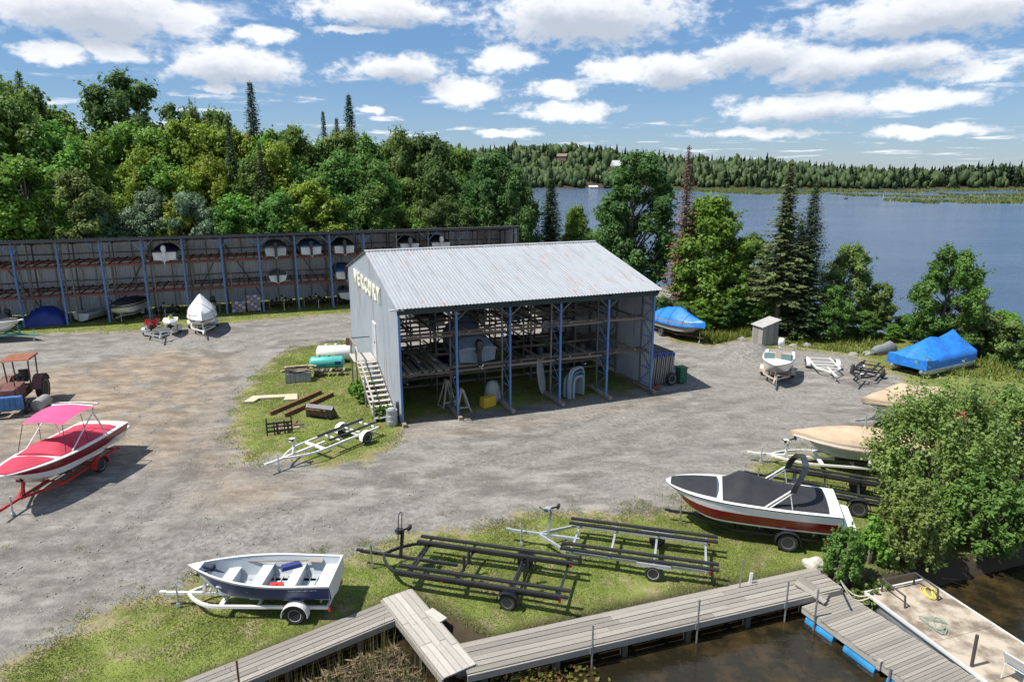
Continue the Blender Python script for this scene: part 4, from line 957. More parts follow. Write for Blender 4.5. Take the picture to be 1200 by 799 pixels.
for sg in (-1, 1):
    MB().tube([(xt+1.62,sg*.84,D_+1.28),(xt+1.9,sg*1.02,D_+.1)], .016, 6).build('bimini_pole', mot_black, bt, 50); MB().tube([(xt+.6,sg*.95,D_+1.4),(xt+.5,sg*1.05,D_+.1)], .014, 6).build('bimini_pole', mot_black, bt, 50)
MB().loft([[(-.55,y*.85,.58),(-.55,y*.85,.66),(.05,y,.7),(.05,y,.55)] for y in (-1.0,1.0)]).build('swim_platform', gel_white, bt, 40); sheer_line(fn, L_, bt, gel_white, .02)

# ---- fishing boat with tan cover on white trailer
loc, th, xj = fit((1044,562), (891,540), 2.0, 1)
trailer('white trailer under the tan covered boat beyond the black trailer', loc, th, xj, 2.0, 1.2, white_paint, rim_s, vee=.55, curved=True, h=.42, wheel_r=.33)
L_, B_, D_ = 5.2, 2.1, .95; fn = hull_fn(L_, B_, D_, .4, 2.3, .18, .55)
bt = boat_root('covered_boat', 'pale hulled boat under a sagging tan canvas cover on a white trailer', loc, th, -1.25, .5); b, s, k = fn
hull_mesh(L_, B_, D_, (.30,.52,.70), fn).build('hull', [alu_hull, M('pale_green_grey_hull', (.36,.40,.38), .4, .1), M('beige_band', (.46,.42,.34), .45), gel_white], bt, 40)
crown(fn, L_, -.03, 1.03, ((-.03,.30),(.1,.42),(.35,.50),(.55,.48),(.75,.30),(.9,.16),(1.03,.02)), 1.04, .22, 2.0, z=.02, wr=.06, seed=4).build('canvas_cover', canvas_tan, bt, 60)
sheer_line(fn, L_, bt, gel_white, .03, dz=-.16)
MB().lathe([(.02,0),(.09,.05),(.09,.42),(.02,.47)], 10, 'z', (2.2,B_/2+.1,.25)).build('boat_fender', mot_white, bt, 50)
MB().box((.7,B_/2+.02,.55),(.12,.04,.95)).build('strap', gel_white, bt)

# ---- tan covered boat and red covered boat behind the bushes
def wrapped(name, label, loc, th, L, B, D, hts, mat, hullm, z=.5, cb=.88, ch=.22, xs=-1.2, skirt=.2, wr=.06, p=1.7, group=None, stripe=None, seed=1, motor=None, pitch=0, t1=1.03):
    fn = hull_fn(L, B, D, .4, 2.3, .18, .55); bt = boat_root(name, label, loc, th, xs, z, group, pitch=pitch)
    hull_mesh(L, B, D, (ch,.50,.80), fn, cb).build('hull', [hullm, hullm, stripe or hullm, hullm], bt, 40)
    crown(fn, L, -.02, t1, hts, 1.04, skirt, p, z=.02, wr=wr, seed=seed).build('cover', mat, bt, 60)
    sheer_line(fn, L, bt, rub, .02, dz=-skirt-.05)
    b, s_, k = fn; tt = [a for a, _ in hts]; hh = [h for _, h in hts]
    for t in (.16, .42, .70):   # lashing straps
        h = float(np.interp(t, tt, hh)); MB().tube([(t*L+.02*math.sin(q*5), q*b(t)*1.05, s_(t)+.045+h*(1-abs(q)**p)-(skirt*(abs(q)-.93)/.07 if abs(q) > .93 else 0)) for q in np.linspace(-1,1,19)], .014, 4).build('lashing', rub if mat is not canvas_tan else timber, bt, 60)
    if motor: outboard(bt, 0, D*.85, motor, 1.15)
    return bt, fn
loc, th = G(1085,512)+Vector((.9,2.2,.01)), R(196)
trailer('galvanised trailer mostly hidden behind the leafy shrubs under a tan cover', loc, th, 3.6, 1.9, 1.1, galv, rim_s)
wrapped('covered_boat', 'boat under a peaked tan cover half hidden behind the big shrubs', loc, th, 5.0, 2.1, .95, ((-.02,.3),(.3,.5),(.5,.75),(.7,.4),(1.03,.05)), canvas_tan, gel_white, seed=8)
loc, th = G(1165,535)+Vector((2.3,1.6,.01)), R(192)
trailer('white trailer behind the big shrubs carrying the red covered boat', loc, th, 3.6, 1.9, 1.1, white_paint, rim_s)
wrapped('covered_boat', 'white boat with red canvas glimpsed through the big shrubs', loc, th, 5.4, 2.1, 1.0, ((-.02,.3),(.4,.6),(.55,.75),(.7,.3),(1.03,.05)), canvas_pink, gel_white, skirt=.05, seed=3)

# ---- boat under blue tarpaulin by the trees
loc, th = G(789,395)+Vector((-.1,.9,.01)), R(-62)
trailer('rusty dark trailer under the blue tarped boat by the tree line', loc, th, 3.3, 1.8, 1.2, M('rusty_dark_trailer', (.07,.045,.035), .7, .2), rim_w, fender=False)
wrapped('covered_boat', 'boat wrapped in a peaked bright blue tarpaulin beside the tree line', loc, th, 5.0, 2.1, .95, ((-.02,.5),(.15,.75),(.42,1.0),(.5,.95),(.75,.45),(1.03,.10)), tarp_blue, M('grey_fibreglass', (.30,.29,.28), .5), skirt=.35, p=1.25, seed=5, wr=.09)

# ---- white shrink wrapped boat by the long shed
a, c = G(222,385), G(255,381); loc = (a+c)/2; loc.z = .01; d = G(239,400)-loc; th = math.atan2(d.y, d.x)
trailer('white trailer under the shrink wrapped boat in front of the long shed', loc, th, 4.6, 2.2, 1.0, white_paint, rim_w, group='boat trailers')
wrapped('covered_boat', 'white shrink wrapped boat with a tent peak in front of the long shed', loc, th, 5.6, 2.25, 1.05, ((-.02,.6),(.2,.95),(.38,1.45),(.5,1.25),(.75,.65),(1.03,.12)), wrap_white, gel_white, skirt=.42, p=1.2, seed=6, wr=.05, z=.55)

# ---- two personal watercraft on one trailer
a, c = G(172,393), G(209,389); loc = (a+c)/2; loc.z = .01; d = G(188,403)-loc; th = math.atan2(d.y, d.x)
trailer('grey double trailer carrying two personal watercraft', loc, th, 3.6, 2.7, .9, galv, rim_s, fender=True)
def watercraft(label, y, cm, seatm, loc, th):
    bt = boat_root('watercraft', label, loc+Matrix.Rotation(th, 3, 'Z') @ Vector((0, y, 0)), th, -1.1, .55, 'personal watercraft', 'watercraft')
    L, B, D = 3.1, 1.15, .55; fn = hull_fn(L, B, D, .35, 2.2, .15, .55); b, s, k = fn
    hull_mesh(L, B, D, (.35,.5,.8), fn).build('hull', [gel_black, cm, cm, cm], bt, 40)
    crown(fn, L, 0, .99, ((0,.02),(.3,.06),(.6,.22),(.75,.30),(.9,.18),(1,.02)), 1., 0, 2.0, z=.0).build('deck', cm, bt, 50)
    MB().loft([[(x, w*math.cos(q), D+.05+hh*max(0, math.sin(q))) for q in [i*math.pi/6 for i in range(7)]] for x, w, hh in ((.2,.12,.18),(.5,.2,.34),(1.0,.19,.36),(1.5,.17,.42),(1.75,.1,.38))], 0, False, False).build('seat', seatm, bt, 50)
    MB().tube([(1.85,-.36,D+.66),(1.9,-.1,D+.60),(1.9,.1,D+.60),(1.85,.36,D+.66)], .025, 8).bar((2.05,0,D+.3),(1.9,0,D+.6),.12,.08).build('handlebar', mot_black, bt, 40)
    crown(fn, L, .66, .84, ((.66,.48),(.72,.42),(.84,.26)), .42, .0, 2.2, z=.02).build('hood', seatm, bt, 50)
    for sg in (-1,1): MB().box((1.72,sg*.45,D+.52),(.05,.1,.09)).build('mirror', mot_black, bt)
watercraft('red watercraft with black seat on the double trailer', .68*-1, gel_red, mot_black, loc, th)
watercraft('white watercraft with yellow green trim on the double trailer', .68, gel_white, M('lime_seat', (.45,.55,.03), .5, col2=(.1,.1,.1), thr=(.45,.55)), loc, th)

# ---- black covered bowrider cut by the left edge, on teal trailer
loc, th = G(-28,398)+Vector((0,0,.01)), R(-6)
trailer('teal trailer under the white bowrider at the left edge', loc, th, 4.9, 2.0, 1.4, teal_paint, rim_w, h=.5)
L_, B_, D_ = 5.8, 2.2, 1.0; fn = hull_fn(L_, B_, D_, .4, 2.3, .18, .5); bt = boat_root('bowrider_boat', 'white bowrider with dark cover cut off by the left edge', loc, th, -1.4, .55)
hull_mesh(L_, B_, D_, (.3,.5,.8), fn).build('hull', [gel_white, gel_white, M('cream_gelcoat', (.6,.55,.44), .3), gel_white], bt, 40); crown(fn, L_, 0, .995, ((0,.03),(1,.02)), 1., 0, 2.5, z=0).build('deck', gel_white, bt, 50)
crown(fn, L_, .72, .93, ((.72,.1),(.93,.06)), .78, 0, 2.4, z=.035).build('bow_cover', canvas_black, bt, 60); crown(fn, L_, .1, .64, ((.1,.1),(.5,.5),(.64,.15)), .88, 0, 2.5, z=.035).build('cockpit_cover', canvas_black, bt, 60)
b, s, k = fn
MB().loft([[(3.95,y*.8,D_+.05),(3.6,y*.72,D_+.5)] for y in np.linspace(-1,1,7)], 0, False, False).build('windshield', glass_dark, bt); sheer_line(fn, L_, bt, gel_white, .03)

# ---- white open runabout facing the camera, with its outboard
a, c = G(893,442), G(928,439); loc = (a+c)/2; loc.z = .01; d = G(907,453)-loc; th = math.atan2(d.y, d.x)
trailer('brown tinged white trailer under the white runabout with outboard', loc, th, 2.9, 1.9, 1.2, M('rusty_white_trailer', (.48,.42,.34), .6, .1, var=.2, col2=(.28,.17,.1), thr=(.5,.7)), rim_w)
L_, B_, D_ = 4.6, 1.95, .85; fn = hull_fn(L_, B_, D_, .38, 2.4, .16, .55); bt = boat_root('runabout_boat', 'small white runabout with windshield and white outboard facing the yard', loc, th, -1.45, .52); b, s, k = fn
hull_mesh(L_, B_, D_, (.3,.5,.8), fn).build('hull', [M('grey_fibreglass', (.30,.29,.28), .5), gel_white, gel_white, gel_white], bt, 40)
strip(MB(), fn, L_, 0, .62, .22, .02).build('gunwale', gel_white, bt, 40); crown(fn, L_, .60, .995, ((.6,.08),(1,.02)), 1., 0, 2.5, z=.0).build('bow_deck', gel_white, bt, 50)
MB().grid(lambda u, v: (.05+u*2.75, (v*2-1)*(b((.05+u*2.75)/L_)-.2), .32), 6, 4).box((.03,0,.6),(.06,1.7,.5)).build('cockpit_floor', M('beige_deck', (.42,.38,.32), .7), bt)
for sg in (-1,1):
    MB().loft([[(2.85,sg*y,D_+.07),(2.62,sg*y*.97,D_+.42)] for y in (.18,.5,.78)]+[[(2.2,sg*.88,D_+.05),(2.2,sg*.85,D_+.30)]], 0, False, False).build('windshield', M('green_glass', (.10,.16,.15), .1, spec=.8), bt)
    MB().box((1.5,sg*.45,.55),(.5,.5,.12)).box((1.28,sg*.45,.78),(.1,.5,.45)).build('seat', M('cream_vinyl', (.55,.5,.42), .6), bt)
MB().box((2.75,0,D_-.1),(.1,.34,.4)).build('walkthrough_door', M('tan_panel', (.36,.25,.17), .6), bt)
outboard(bt, .0, D_, mot_white, 1.2, R(28)); sheer_line(fn, L_, bt, rub, .02)

# ---- pontoon boat under blue tarpaulin
p0, p1, p2 = G(1052,428,.3), G(1088,438,.3), G(1132,428,.3)
axp = (p2-p1).normalized(); thp = math.atan2(axp.y, axp.x); pb = thing('pontoon_boat', 'pontoon boat under a bright blue tent tarpaulin on the grass', 'boat', (p1.x, p1.y, gz(p1.x, p1.y)+.02), thp)
PL, PW = 5.0, 2.5
for y in (.25, PW-.25):
    MB().loft([[(x, y+.33*q*math.cos(a), .40+.33*q*math.sin(a)) for a in [i*math.pi/8 for i in range(16)]] for x, q in ((-.5,.25),(-.2,.8),(.1,1),(PL-.1,1),(PL,.9),(PL+.02,.3))]).build('pontoon', alu, pb, 40)
MB().box((PL/2,PW/2,.78),(PL,PW,.08)).build('deck', alu_white, pb)
for x in (.4, 2.4, PL-.4): piece('support_block', (x,.05,.03), (x,PW-.05,.03), .2, .06, timber, pb)
tar = MB()
def tarp(u, v):
    x = -.45+u*(PL+.6); q = v*2-1; a = abs(q)
    ridge = float(np.interp(u, (0,.18,.40,.62,.86,1), (.12,.85,1.30,1.05,1.55,.95)))
    zz = 1.22+(ridge-.18)*(1-a/.8) if a < .8 else 1.22-.62*(a-.8)/.2
    y = PW/2-math.copysign(min(a/.8,1)*(PW/2+.10), q)
    zz += .05*mnoise.noise(Vector((x*1.5, y*2, 1)))*(1 if a < .8 else .4)-(.10*math.sin(u*math.pi*3)**2)*(a < .8)*a
    return (x, y, max(zz, .55))
tar.grid(tarp, 26, 18)
for u in (0,1):
    ring = [tarp(u, j/18) for j in range(19)]; base = [(x, y, .55) for x, y, _ in ring]; tar.loft([ring, base], 0, False, False)
tar.build('tarpaulin', tarp_blue, pb, 50)

# ---- empty trailers
loc, th, xj = fit((430,519), (325,551), 1.8, 1)
trailer('empty white boat trailer with grey bunks beside the boat shed', loc, th, xj, 1.8, 1.0, white_paint, rim_w, vee=.55, curved=True, h=.48, bow_stop=False)
loc, th, xj = fit((595,713), (438,662), 2.3, 1)
tr = trailer('empty black pontoon trailer with long carpeted bunks on the lawn', loc, th, xj, 2.3, 1.55, black_paint, rim_s, fender=True, bunks='pontoon', vee=.70, curved=True, h=.5, wheel_r=.27, tall=.25, name='pontoon_trailer')
for x in (1.7,-.3):
    for y_ in (-.25,.25): piece('guide_post', (x,y_,.5), (x,y_,1.05), .07, .07, carpet, tr)
MB().tube([(xj*.8,-.14,1.2),(xj*.8-.05,-.14,2.05),(xj*.8-.05,-.07,2.12),(xj*.8-.05,.07,2.12),(xj*.8-.05,.14,2.05),(xj*.8,.14,1.2)], .016, 6).build('ladder_hoop', black_paint, tr, 50)
for s_ in (-1,1): MB().box((2.2,s_*.98,.47),(.1,.03,.05)).build('marker_light', amber, tr)
loc, th, xj = fit((765,679), (612,636), 2.2, 1)
tr = trailer('empty galvanised pontoon trailer with black bunks on the lawn', loc, th, xj, 2.2, 1.75, galv, rim_w, fender=False, bunks='pontoon', vee=.62, h=.48, wheel_r=.28, tall=.3, name='pontoon_trailer')
for s_ in (-1,1): MB().box((0,s_*1.06,.60),(1.1,.24,.03)).box((0,s_*1.17,.55),(1.1,.02,.1)).build('fender', galv, tr)
loc, th, xj = fit((1005,604), (888,568), 2.3, 1)
trailer('empty black trailer between the bowrider and the tan covered boat', loc, th, xj, 2.3, 1.5, black_paint, rim_s, bunks='pontoon', vee=.66, curved=True, h=.52, wheel_r=.34, winch=False, name='pontoon_trailer')
loc, th, xj = fit((945,429), (958,446), 1.9, -1)
trailer('empty white boat trailer beside the runabout on the gravel', loc, R(-100), 2.9, 1.9, 1.1, white_paint, rim_w, vee=.55, bunks='none', winch=False)
loc = G(1016,440); loc.z = .01
trailer('empty black trailer in front of the pontoon boat', loc, R(-128), 3.0, 1.8, 1.2, black_paint, rim_s, vee=.55, fender=False, bunks='pair')

# ---- boats on the shelves, seen from the stern
def rack_boat(label, spot, th, cov, hullm, stripe, motor, L=5.0, B=2.05, peak=.45, group='boats on the storage shed shelves'):
    root, fn = wrapped('racked_boat', label, spot, th, L, B, .85, ((-.02,.06),(.2,peak*.45),(.5,peak*.9),(.6,peak*.85),(.8,.22),(1.03,.03)), cov, hullm, z=0, cb=.93, ch=.14, p=3.2, xs=0, skirt=.08, group=group, stripe=stripe, motor=motor, seed=random.random()*9)
    return root
shelf = ((-1.45+(-1.55), 5.0, navy_canvas, gel_white, None, mot_white, 'boat with navy cover and white outboard on the top shelf of the long shed'),
  (6.4, 5.0, grey_canvas, alu_hull, None, mot_black, 'aluminium boat with grey cover on the top shelf above the open tin boat'),
  (9.6, 5.0, blue_canvas, gel_white, gel_navy, mot_black, 'boat with blue cover on the top shelf of the long shed'),
  (12.7, 5.0, canvas_black, gel_white, gel_red, mot_black, 'white boat with dark cover on the top shelf, right of the blue covered one'),
  (19.1, 5.0, canvas_black, gel_white, gel_navy, mot_grey, 'white boat with black cover and grey outboard seen above the shed roof'),
  (22.3, 5.0, canvas_black, gel_white, gel_black, mot_white, 'white boat with black cover and white outboard seen above the shed roof'),
  (12.7, 2.5, blue_canvas, gel_white, gel_navy, mot_black, 'white boat with bright blue cover on the middle shelf of the long shed'))
for x, z, cv, hm, sm, mo, lb in shelf:
    rack_boat(lb, long_pt(x, .35, z+.18), LA+math.pi/2, cv, hm, sm, mo)
def tin_boat(label, spot, th, hullm=alu_hull, group=None, motor=mot_black):
    L, B, D = 4.2, 1.75, .72; fn = hull_fn(L, B, D, .35, 2.2, .2, .6); bt = boat_root('tin_boat', label, spot, th, 0, 0, group); b, s, k = fn
    hull_mesh(L, B, D, (.28,.5,.88), fn).build('hull', [hullm, hullm, hullm, alu_white], bt, 40)
    MB().grid(lambda u, v: (.05+u*3.4, (v*2-1)*(b((.05+u*3.4)/L)*.8), .2), 6, 4).build('floor', grey_in, bt); strip(MB(), fn, L, 0, 1, .06, 0, 1.02, .004).build('gunwale', alu_white, bt, 40)
    for x in (.5,1.7,2.9): MB().box((x,0,.46),(.3,(b(x/L)-.05)*1.95,.04)).box((x,0,.32),(.26,b(x/L)*1.6,.24)).build('bench', grey_in, bt)
    if motor: outboard(bt, 0, D, motor, 1.0)
    return bt
tin_boat('open tin boat with black outboard on the middle shelf of the long shed', long_pt(6.4, .35, 2.68), LA+math.pi/2)
MBt = trailer('black trailer under the grey skiff parked inside the long shed', long_pt(12.8, 2.2, .02), LA+math.pi/2, 3.0, 1.8, 1.2, black_paint, rim_s)
tin_boat('grey skiff on a trailer on the floor of the long shed', long_pt(12.8, 1.0, .55), LA+math.pi/2, M('grey_skiff_hull', (.22,.24,.25), .5, .2), motor=None)
loc = long_pt(-6.4, 2.8, .02); trailer('grey trailer under the black covered boat inside the long shed', loc, LA+R(-105), 2.8, 1.9, 1.3, galv, rim_w)
wrapped('covered_boat', 'white boat with black cover parked on the floor of the long shed', loc, LA+R(-105), 5.2, 2.1, .9, ((-.02,.2),(.5,.5),(.7,.3),(1.03,.05)), canvas_black, gel_white, z=.5, seed=2, skirt=.15)
# boat in the middle of the open shed
rack_boat('boat with blue grey cover and big black outboard on the shelf of the open shed', shed_pt(4.55, 1.0, 2.62), SHED_A+math.pi/2, M('pale_blue_canvas', (.20,.245,.31), .8, var=.15, scale=3), M('blue_grey_hull', (.16,.20,.25), .4), gel_navy, mot_black, L=5.4, B=2.35, peak=1.25, group=None)
for cx in (3.9, 5.2): pass
# ------------------------------------------------------------------ yard things
def at(o, p, rz=0): o.location = (p.x, p.y, p.z); o.rotation_euler = (0,0,rz); return o
def onground(x, y): g = G(x, y); g.z = gz(g.x, g.y)-.005; return g
# tractor at the left edge
orange = M('faded_orange_paint', (.24,.085,.04), .6, var=.25, scale=3); brown_red = M('oxidised_red_paint', (.13,.05,.042), .65, var=.35, scale=4); tr_blue = M('blue_weight_paint', (.05,.15,.34), .5, var=.25, scale=3)
t0 = G(24,490); trc = thing('tractor', 'old red tractor with orange canopy and blue front weight at the left edge', 'tractor', (t0.x-.75, t0.y+.3, .0), R(-72))
MB().box((-.75,0,1.18),(1.75,.78,.55),top=.92).box((-1.65,0,1.0),(.5,.6,.8)).build('hood', brown_red, trc)
MB().loft([[(-.2,y,.9),(-.05,y,1.4),(-1.6,y,1.5),(-1.6,y,.95)] for y in (-.4,.4)]).build('side_panel', brown_red, trc)
fwm = MB().box((.32,0,.82),(.30,1.55,.74))
fwo = fwm.build('front_weight', tr_blue, trc)
for k in range(6): MB().box((.48,-.64+k*.256,.86),(.03,.20,.56)).build('weight_plate', tr_blue, fwo)
MB().box((-.1,0,.55),(1.0,.5,.3)).box((-2.2,0,.75),(1.6,.5,.5)).build('chassis', M('greasy_iron', (.05,.04,.035), .7, .3, var=.4), trc)
make_wheel(trc, (-.35,.72,.42), .42, .24, rim_w, 1); make_wheel(trc, (-.35,-.72,.42), .42, .24, rim_w, -1)
for s_ in (-1,1):
    make_wheel(trc, (-2.75,s_*.85,.72), .72, .40, M('yellowed_rim', (.45,.36,.16), .6), s_)
    MB().loft([[(-2.75+.85*math.cos(a),s_*y,.72+.85*math.sin(a)) for a in [R(10)+i*R(150)/8 for i in range(9)]] for y in (.55,1.05)], 0, False, False).build('fender', brown_red, trc, 50)
    piece('canopy_post', (-1.95,s_*.55,1.2), (-1.95,s_*.6,2.62), .06, .06, brown_red, trc); piece('canopy_post', (-3.2,s_*.55,1.2), (-3.2,s_*.6,2.62), .06, .06, brown_red, trc)
MB().box((-2.55,0,2.67),(1.7,1.45,.07),top=.95).build('canopy', orange, trc)
MB().box((-2.7,0,1.3),(.5,.55,.12)).box((-2.95,0,1.6),(.1,.55,.5)).build('seat', mot_black, trc)
MB().tube([(-1.75,0,1.35),(-2.1,0,1.62)], .025, 6).lathe([(.17,-.015),(.2,0),(.17,.015)], 14, 'x', (-2.1,0,1.66)).build('steering_wheel', mot_black, trc, 40)
MB().tube([(-.7,.2,1.4),(-.7,.2,2.1)], .035, 8).build('exhaust_pipe', rust, trc, 40)
o = MB().lathe([(.05,-.55),(.32,-.55),(.34,-.5),(.34,.5),(.32,.55),(.05,.55)], 18, 'x', (0,0,.34)).build('steel_drum', M('grey_drum', (.30,.29,.27), .6, .3, var=.2), None, 40); at(o, onground(50,478), R(100)); tag(o, 'grey steel drum lying beside the tractor', 'drum')

# tanks, lumber and scrap on the grass island
tank_w = M('white_tank_paint', (.66,.66,.63), .5, var=.1, scale=2, col2=(.42,.36,.28), thr=(.64,.8)); tank_t = M('teal_tank_paint', (.06,.36,.32), .45, var=.15, scale=2)
def tank(label, pos, rz, l, r, mat, name):
    t = thing(name, label, 'tank', pos, rz)
    MB().lathe([(.02,-l/2-.16),(r*.55,-l/2-.12),(r*.9,-l/2-.03),(r,-l/2+.05),(r,l/2-.05),(r*.9,l/2+.03),(r*.55,l/2+.12),(.02,l/2+.16)], 22, 'x', (0,0,r+.2)).build('tank_shell', mat, t, 35)
    for x in (-l*.3, l*.3): MB().box((x,0,.13),(.12,r*1.5,.26)).build('saddle', dark_steel, t)
    for x in (-l*.25, l*.05): MB().lathe([(.09,0),(.09,.12),(.05,.14)], 10, 'z', (x,0,2*r+.18)).build('fill_cap', mat, t)
    return t
tk = tank('white horizontal fuel tank with pump frame beside the boat shed', onground(393,424), R(8), 2.2, .52, tank_w, 'fuel_tank')
MB().tube([(-.9,0,1.2),(-.9,0,1.45),(.5,0,1.5),(.5,0,1.2)], .025, 6).build('pipe', dark_steel, tk, 40); MB().box((.95,0,1.48),(.26,.26,.5)).box((.95,0,1.2),(.1,.1,.2)).build('pump', rust, tk)
tk = tank('teal horizontal tank in front of the white fuel tank', onground(384,434), R(8), 2.0, .40, tank_t, 'storage_tank')
MB().box((.75,-.40,.62),(.4,.05,.22)).build('label_patch', gel_navy, tk)
MB().tube([(-.8,0,1.0),(-.8,0,1.15),(.2,.05,1.12),(.6,0,1.0)], .02, 6).build('hose', M('yellow_hose', (.5,.4,.05), .6), tk, 40)
fwp = thing('firewood_pile', 'low pile of dark split offcuts in front of the teal tank', 'wood pile', onground(387,439), R(8))
for k in range(26):
    x = random.uniform(-1.05,1.05); z = .08+.13*random.randint(0,2); y = random.uniform(-.1,.1)
    piece('log', (x,y-.3,z), (x+random.uniform(-.05,.05),y+.3,z+random.uniform(-.03,.03)), .13, .12, wood_dark if k % 3 else timber, fwp)
lum = thing('lumber_stack', 'stack of grey blocks topped with pale loose boards on the grass island', 'lumber stack', onground(350,445), R(14))
for i in range(5):
    for j in range(3):
        for k in range(3): MB().box((-.62+i*.31,-.36+j*.36,.13+k*.19),(.295,.34,.18)).build('block', M('grey_block', (.27,.27,.26), .9, var=.2, rnd=.15), lum) if (j == 0 or k == 2 or i in (0,4)) else None
fresh = M('fresh_board', (.52,.40,.24), .8, var=.15, rnd=.2, scale=3)
for k in range(16):
    a = random.uniform(-.25,.25); x = random.uniform(-.2,.2); y = random.uniform(-.5,.5); z = .72+.045*(k//4)
    l = random.uniform(.6,.95); piece('board', (x-l*math.cos(a),y-l*math.sin(a),z), (x+l*math.cos(a),y+l*math.sin(a),z), .16, .035, fresh if k % 3 else wood_dark, lum)
pw = MB(); pw.prism([(-1.5,-.5),(-.95,-.5),(-.75,.05),(.75,.05),(.7,-.5),(1.5,-.5),(1.35,.55),(-1.2,.55)], 0, .09)
o = pw.build('plywood_panel', M('raw_plywood', (.50,.40,.27), .8, var=.1), None); at(o, onground(319,467), R(10)); o.location.z += .03; tag(o, 'flat plywood panel with a notch cut out lying on the grass', 'panel')
for a, c, lb in (((317,486),(377,460),'longer rusty steel beam lying behind the loader bucket'), ((334,488),(391,463),'rusty steel beam lying beside the loader bucket')):
    p, q = onground(*a), onground(*c); b = MB(); F, l = frame(p, q)
    o = MB().box((l/2,0,.012),(l,.14,.02)).box((l/2,0,.10),(l,.02,.16)).box((l/2,0,.19),(l,.14,.02)).build('steel_beam', rust, None); o.matrix_world = Matrix.Translation(p+Vector((0,0,.03))) @ F.to_4x4(); tag(o, lb, 'beam')
fk = thing('fork_carriage', 'black fork carriage with rusty tines standing on the grass', 'fork attachment', onground(328,508), R(20))
cg = MB()
for x in (-.6,-.25,.25,.6): cg.bar((x,0,0),(x,0,.95 if abs(x) > .5 else .7),.07)
cg.bar((-.65,0,.2),(.65,0,.2),.08).bar((-.65,0,.62),(.65,0,.62),.08).bar((-.65,.02,.42),(.65,.02,.42),.05); cg.build('carriage', black_paint, fk)
for x in (-.1,.42): MB().bar((x,.05,.06),(x+.5,1.7,.05),.11,.05).bar((x,.05,.03),(x,.05,.6),.11,.05).build('tine', rust, fk)
piece('skid_board', (-.4,1.2,.03), (1.2,1.0,.03), .25, .06, wood_dark, fk); piece('skid_board', (-.2,.75,.03), (1.0,.6,.03), .25, .06, timber, fk)
bu = thing('loader_bucket', 'dark steel loader bucket lying beside the rusty beams', 'bucket', onground(381,485), R(-16))
prof = [(-.05,.0),(.55,.0),(.62,.08),(.6,.55),(.45,.72),(.4,.70),(.52,.5),(.52,.12),(.45,.06),(-.05,.05)]
MB().loft([[(x,-y,z) for y, z in prof] for x in (-.78,.78)]).build('shell', M('worn_black_steel', (.035,.037,.042), .45, .4, var=.3, col2=(.14,.07,.04), thr=(.58,.7)), bu)
for x in (-.78,.78): MB().prism([(0,0),(.6,0),(.6,.55),(.45,.7),(.2,.35)],-.02,.02).build('side_plate', black_paint, bu).matrix_basis = Matrix.Translation((x,0,.01)) @ Matrix(((0,0,1,0),(-1,0,0,0),(0,1,0,0),(0,0,0,1)))
MB().box((-.2,-.75,.4),(.9,.04,.36), rot=Matrix.Rotation(R(30),3,'X')).box((.5,-.75,.4),(.12,.05,.4), rot=Matrix.Rotation(R(30),3,'X')).build('mount_plate', rust, bu)
ba = thing('barrel', 'grey steel barrel standing at the shed corner by the stair', 'barrel', onground(459,499)+Vector((0,.15,0)))
MB().lathe([(.02,0),(.28,0),(.29,.02),(.29,.28),(.305,.3),(.29,.32),(.29,.56),(.305,.58),(.29,.60),(.29,.86),(.30,.88),(.27,.88),(.27,.86),(.02,.86)], 20).build('drum_body', M('zinc_barrel', (.36,.38,.39), .45, .4, var=.15), ba, 35)
MB().lathe([(.03,.87),(.22,.87),(.20,.95),(.06,1.0),(.02,1.0)], 14).build('lid', M('zinc_barrel', (.36,.38,.39)), ba, 40)
o = MB().loft([[(.16*k*math.cos(a),.13*k*math.sin(a),z) for a in [i*math.pi/5 for i in range(10)]] for z, k in ((0,.7),(.5,.9),(.95,1.),(1.15,.8),(1.2,.3))])  .build('wrapped_bundle', mot_black, None, 50); at(o, onground(468,496)+Vector((-.05,.25,0)), 0); tag(o, 'black covered bundle leaning on the shed corner behind the barrel', 'bundle')
# things at the shed's open front
def stand(label, x, y, rz=0, h=1.25):
    t = thing('boat_stand', label, 'stand', shed_pt(x, y, -.01), SHED_A+rz)
    for s in (-1,1):
        piece('leg', (s*.42,-.25,0), (s*.05,-.02,h), .07, .07, wood_pale, t); piece('leg', (s*.42,.45,0), (s*.05,.2,h), .07, .07, wood_pale, t); piece('rail', (s*.42,-.3,.05), (s*.42,.5,.05), .06, .07, wood_pale, t)
    piece('top_bar', (0,-.1,h), (0,.3,h), .1, .1, wood_pale, t); piece('rail', (-.36,-.22,.3), (.36,-.22,.3), .05, .08, wood_pale, t); return t
stand('pale A shaped boat stand inside the second bay of the shed', 3.55, .75); stand('grey A shaped boat stand behind the first one in the second bay', 3.05, 1.9, .2, 1.5)
o = MB().box((0,0,.25),(.85,.45,.5),top=.95).box((0,0,.53),(.8,.4,.08)).build('yellow_case', M('yellow_plastic', (.62,.40,.03), .5, var=.1), None); at(o, shed_pt(5.15,1.05,0), SHED_A+.3); tag(o, 'yellow plastic case on the shed floor in front of the covered engine', 'case')
o = MB().loft([[(.5*k*math.cos(a),.4*k*math.sin(a)*(1.1-.2*math.cos(a)),z) for a in [i*math.pi/7 for i in range(14)]] for z, k in ((0,1.05),(.4,1.0),(.8,.85),(1.1,.6),(1.2,.2))]).build('covered_engine', M('grey_sheet', (.34,.35,.36), .7, var=.15), None, 60); at(o, shed_pt(5.75,1.9,0), SHED_A); tag(o, 'engine under a grey sheet behind the yellow case', 'covered engine')
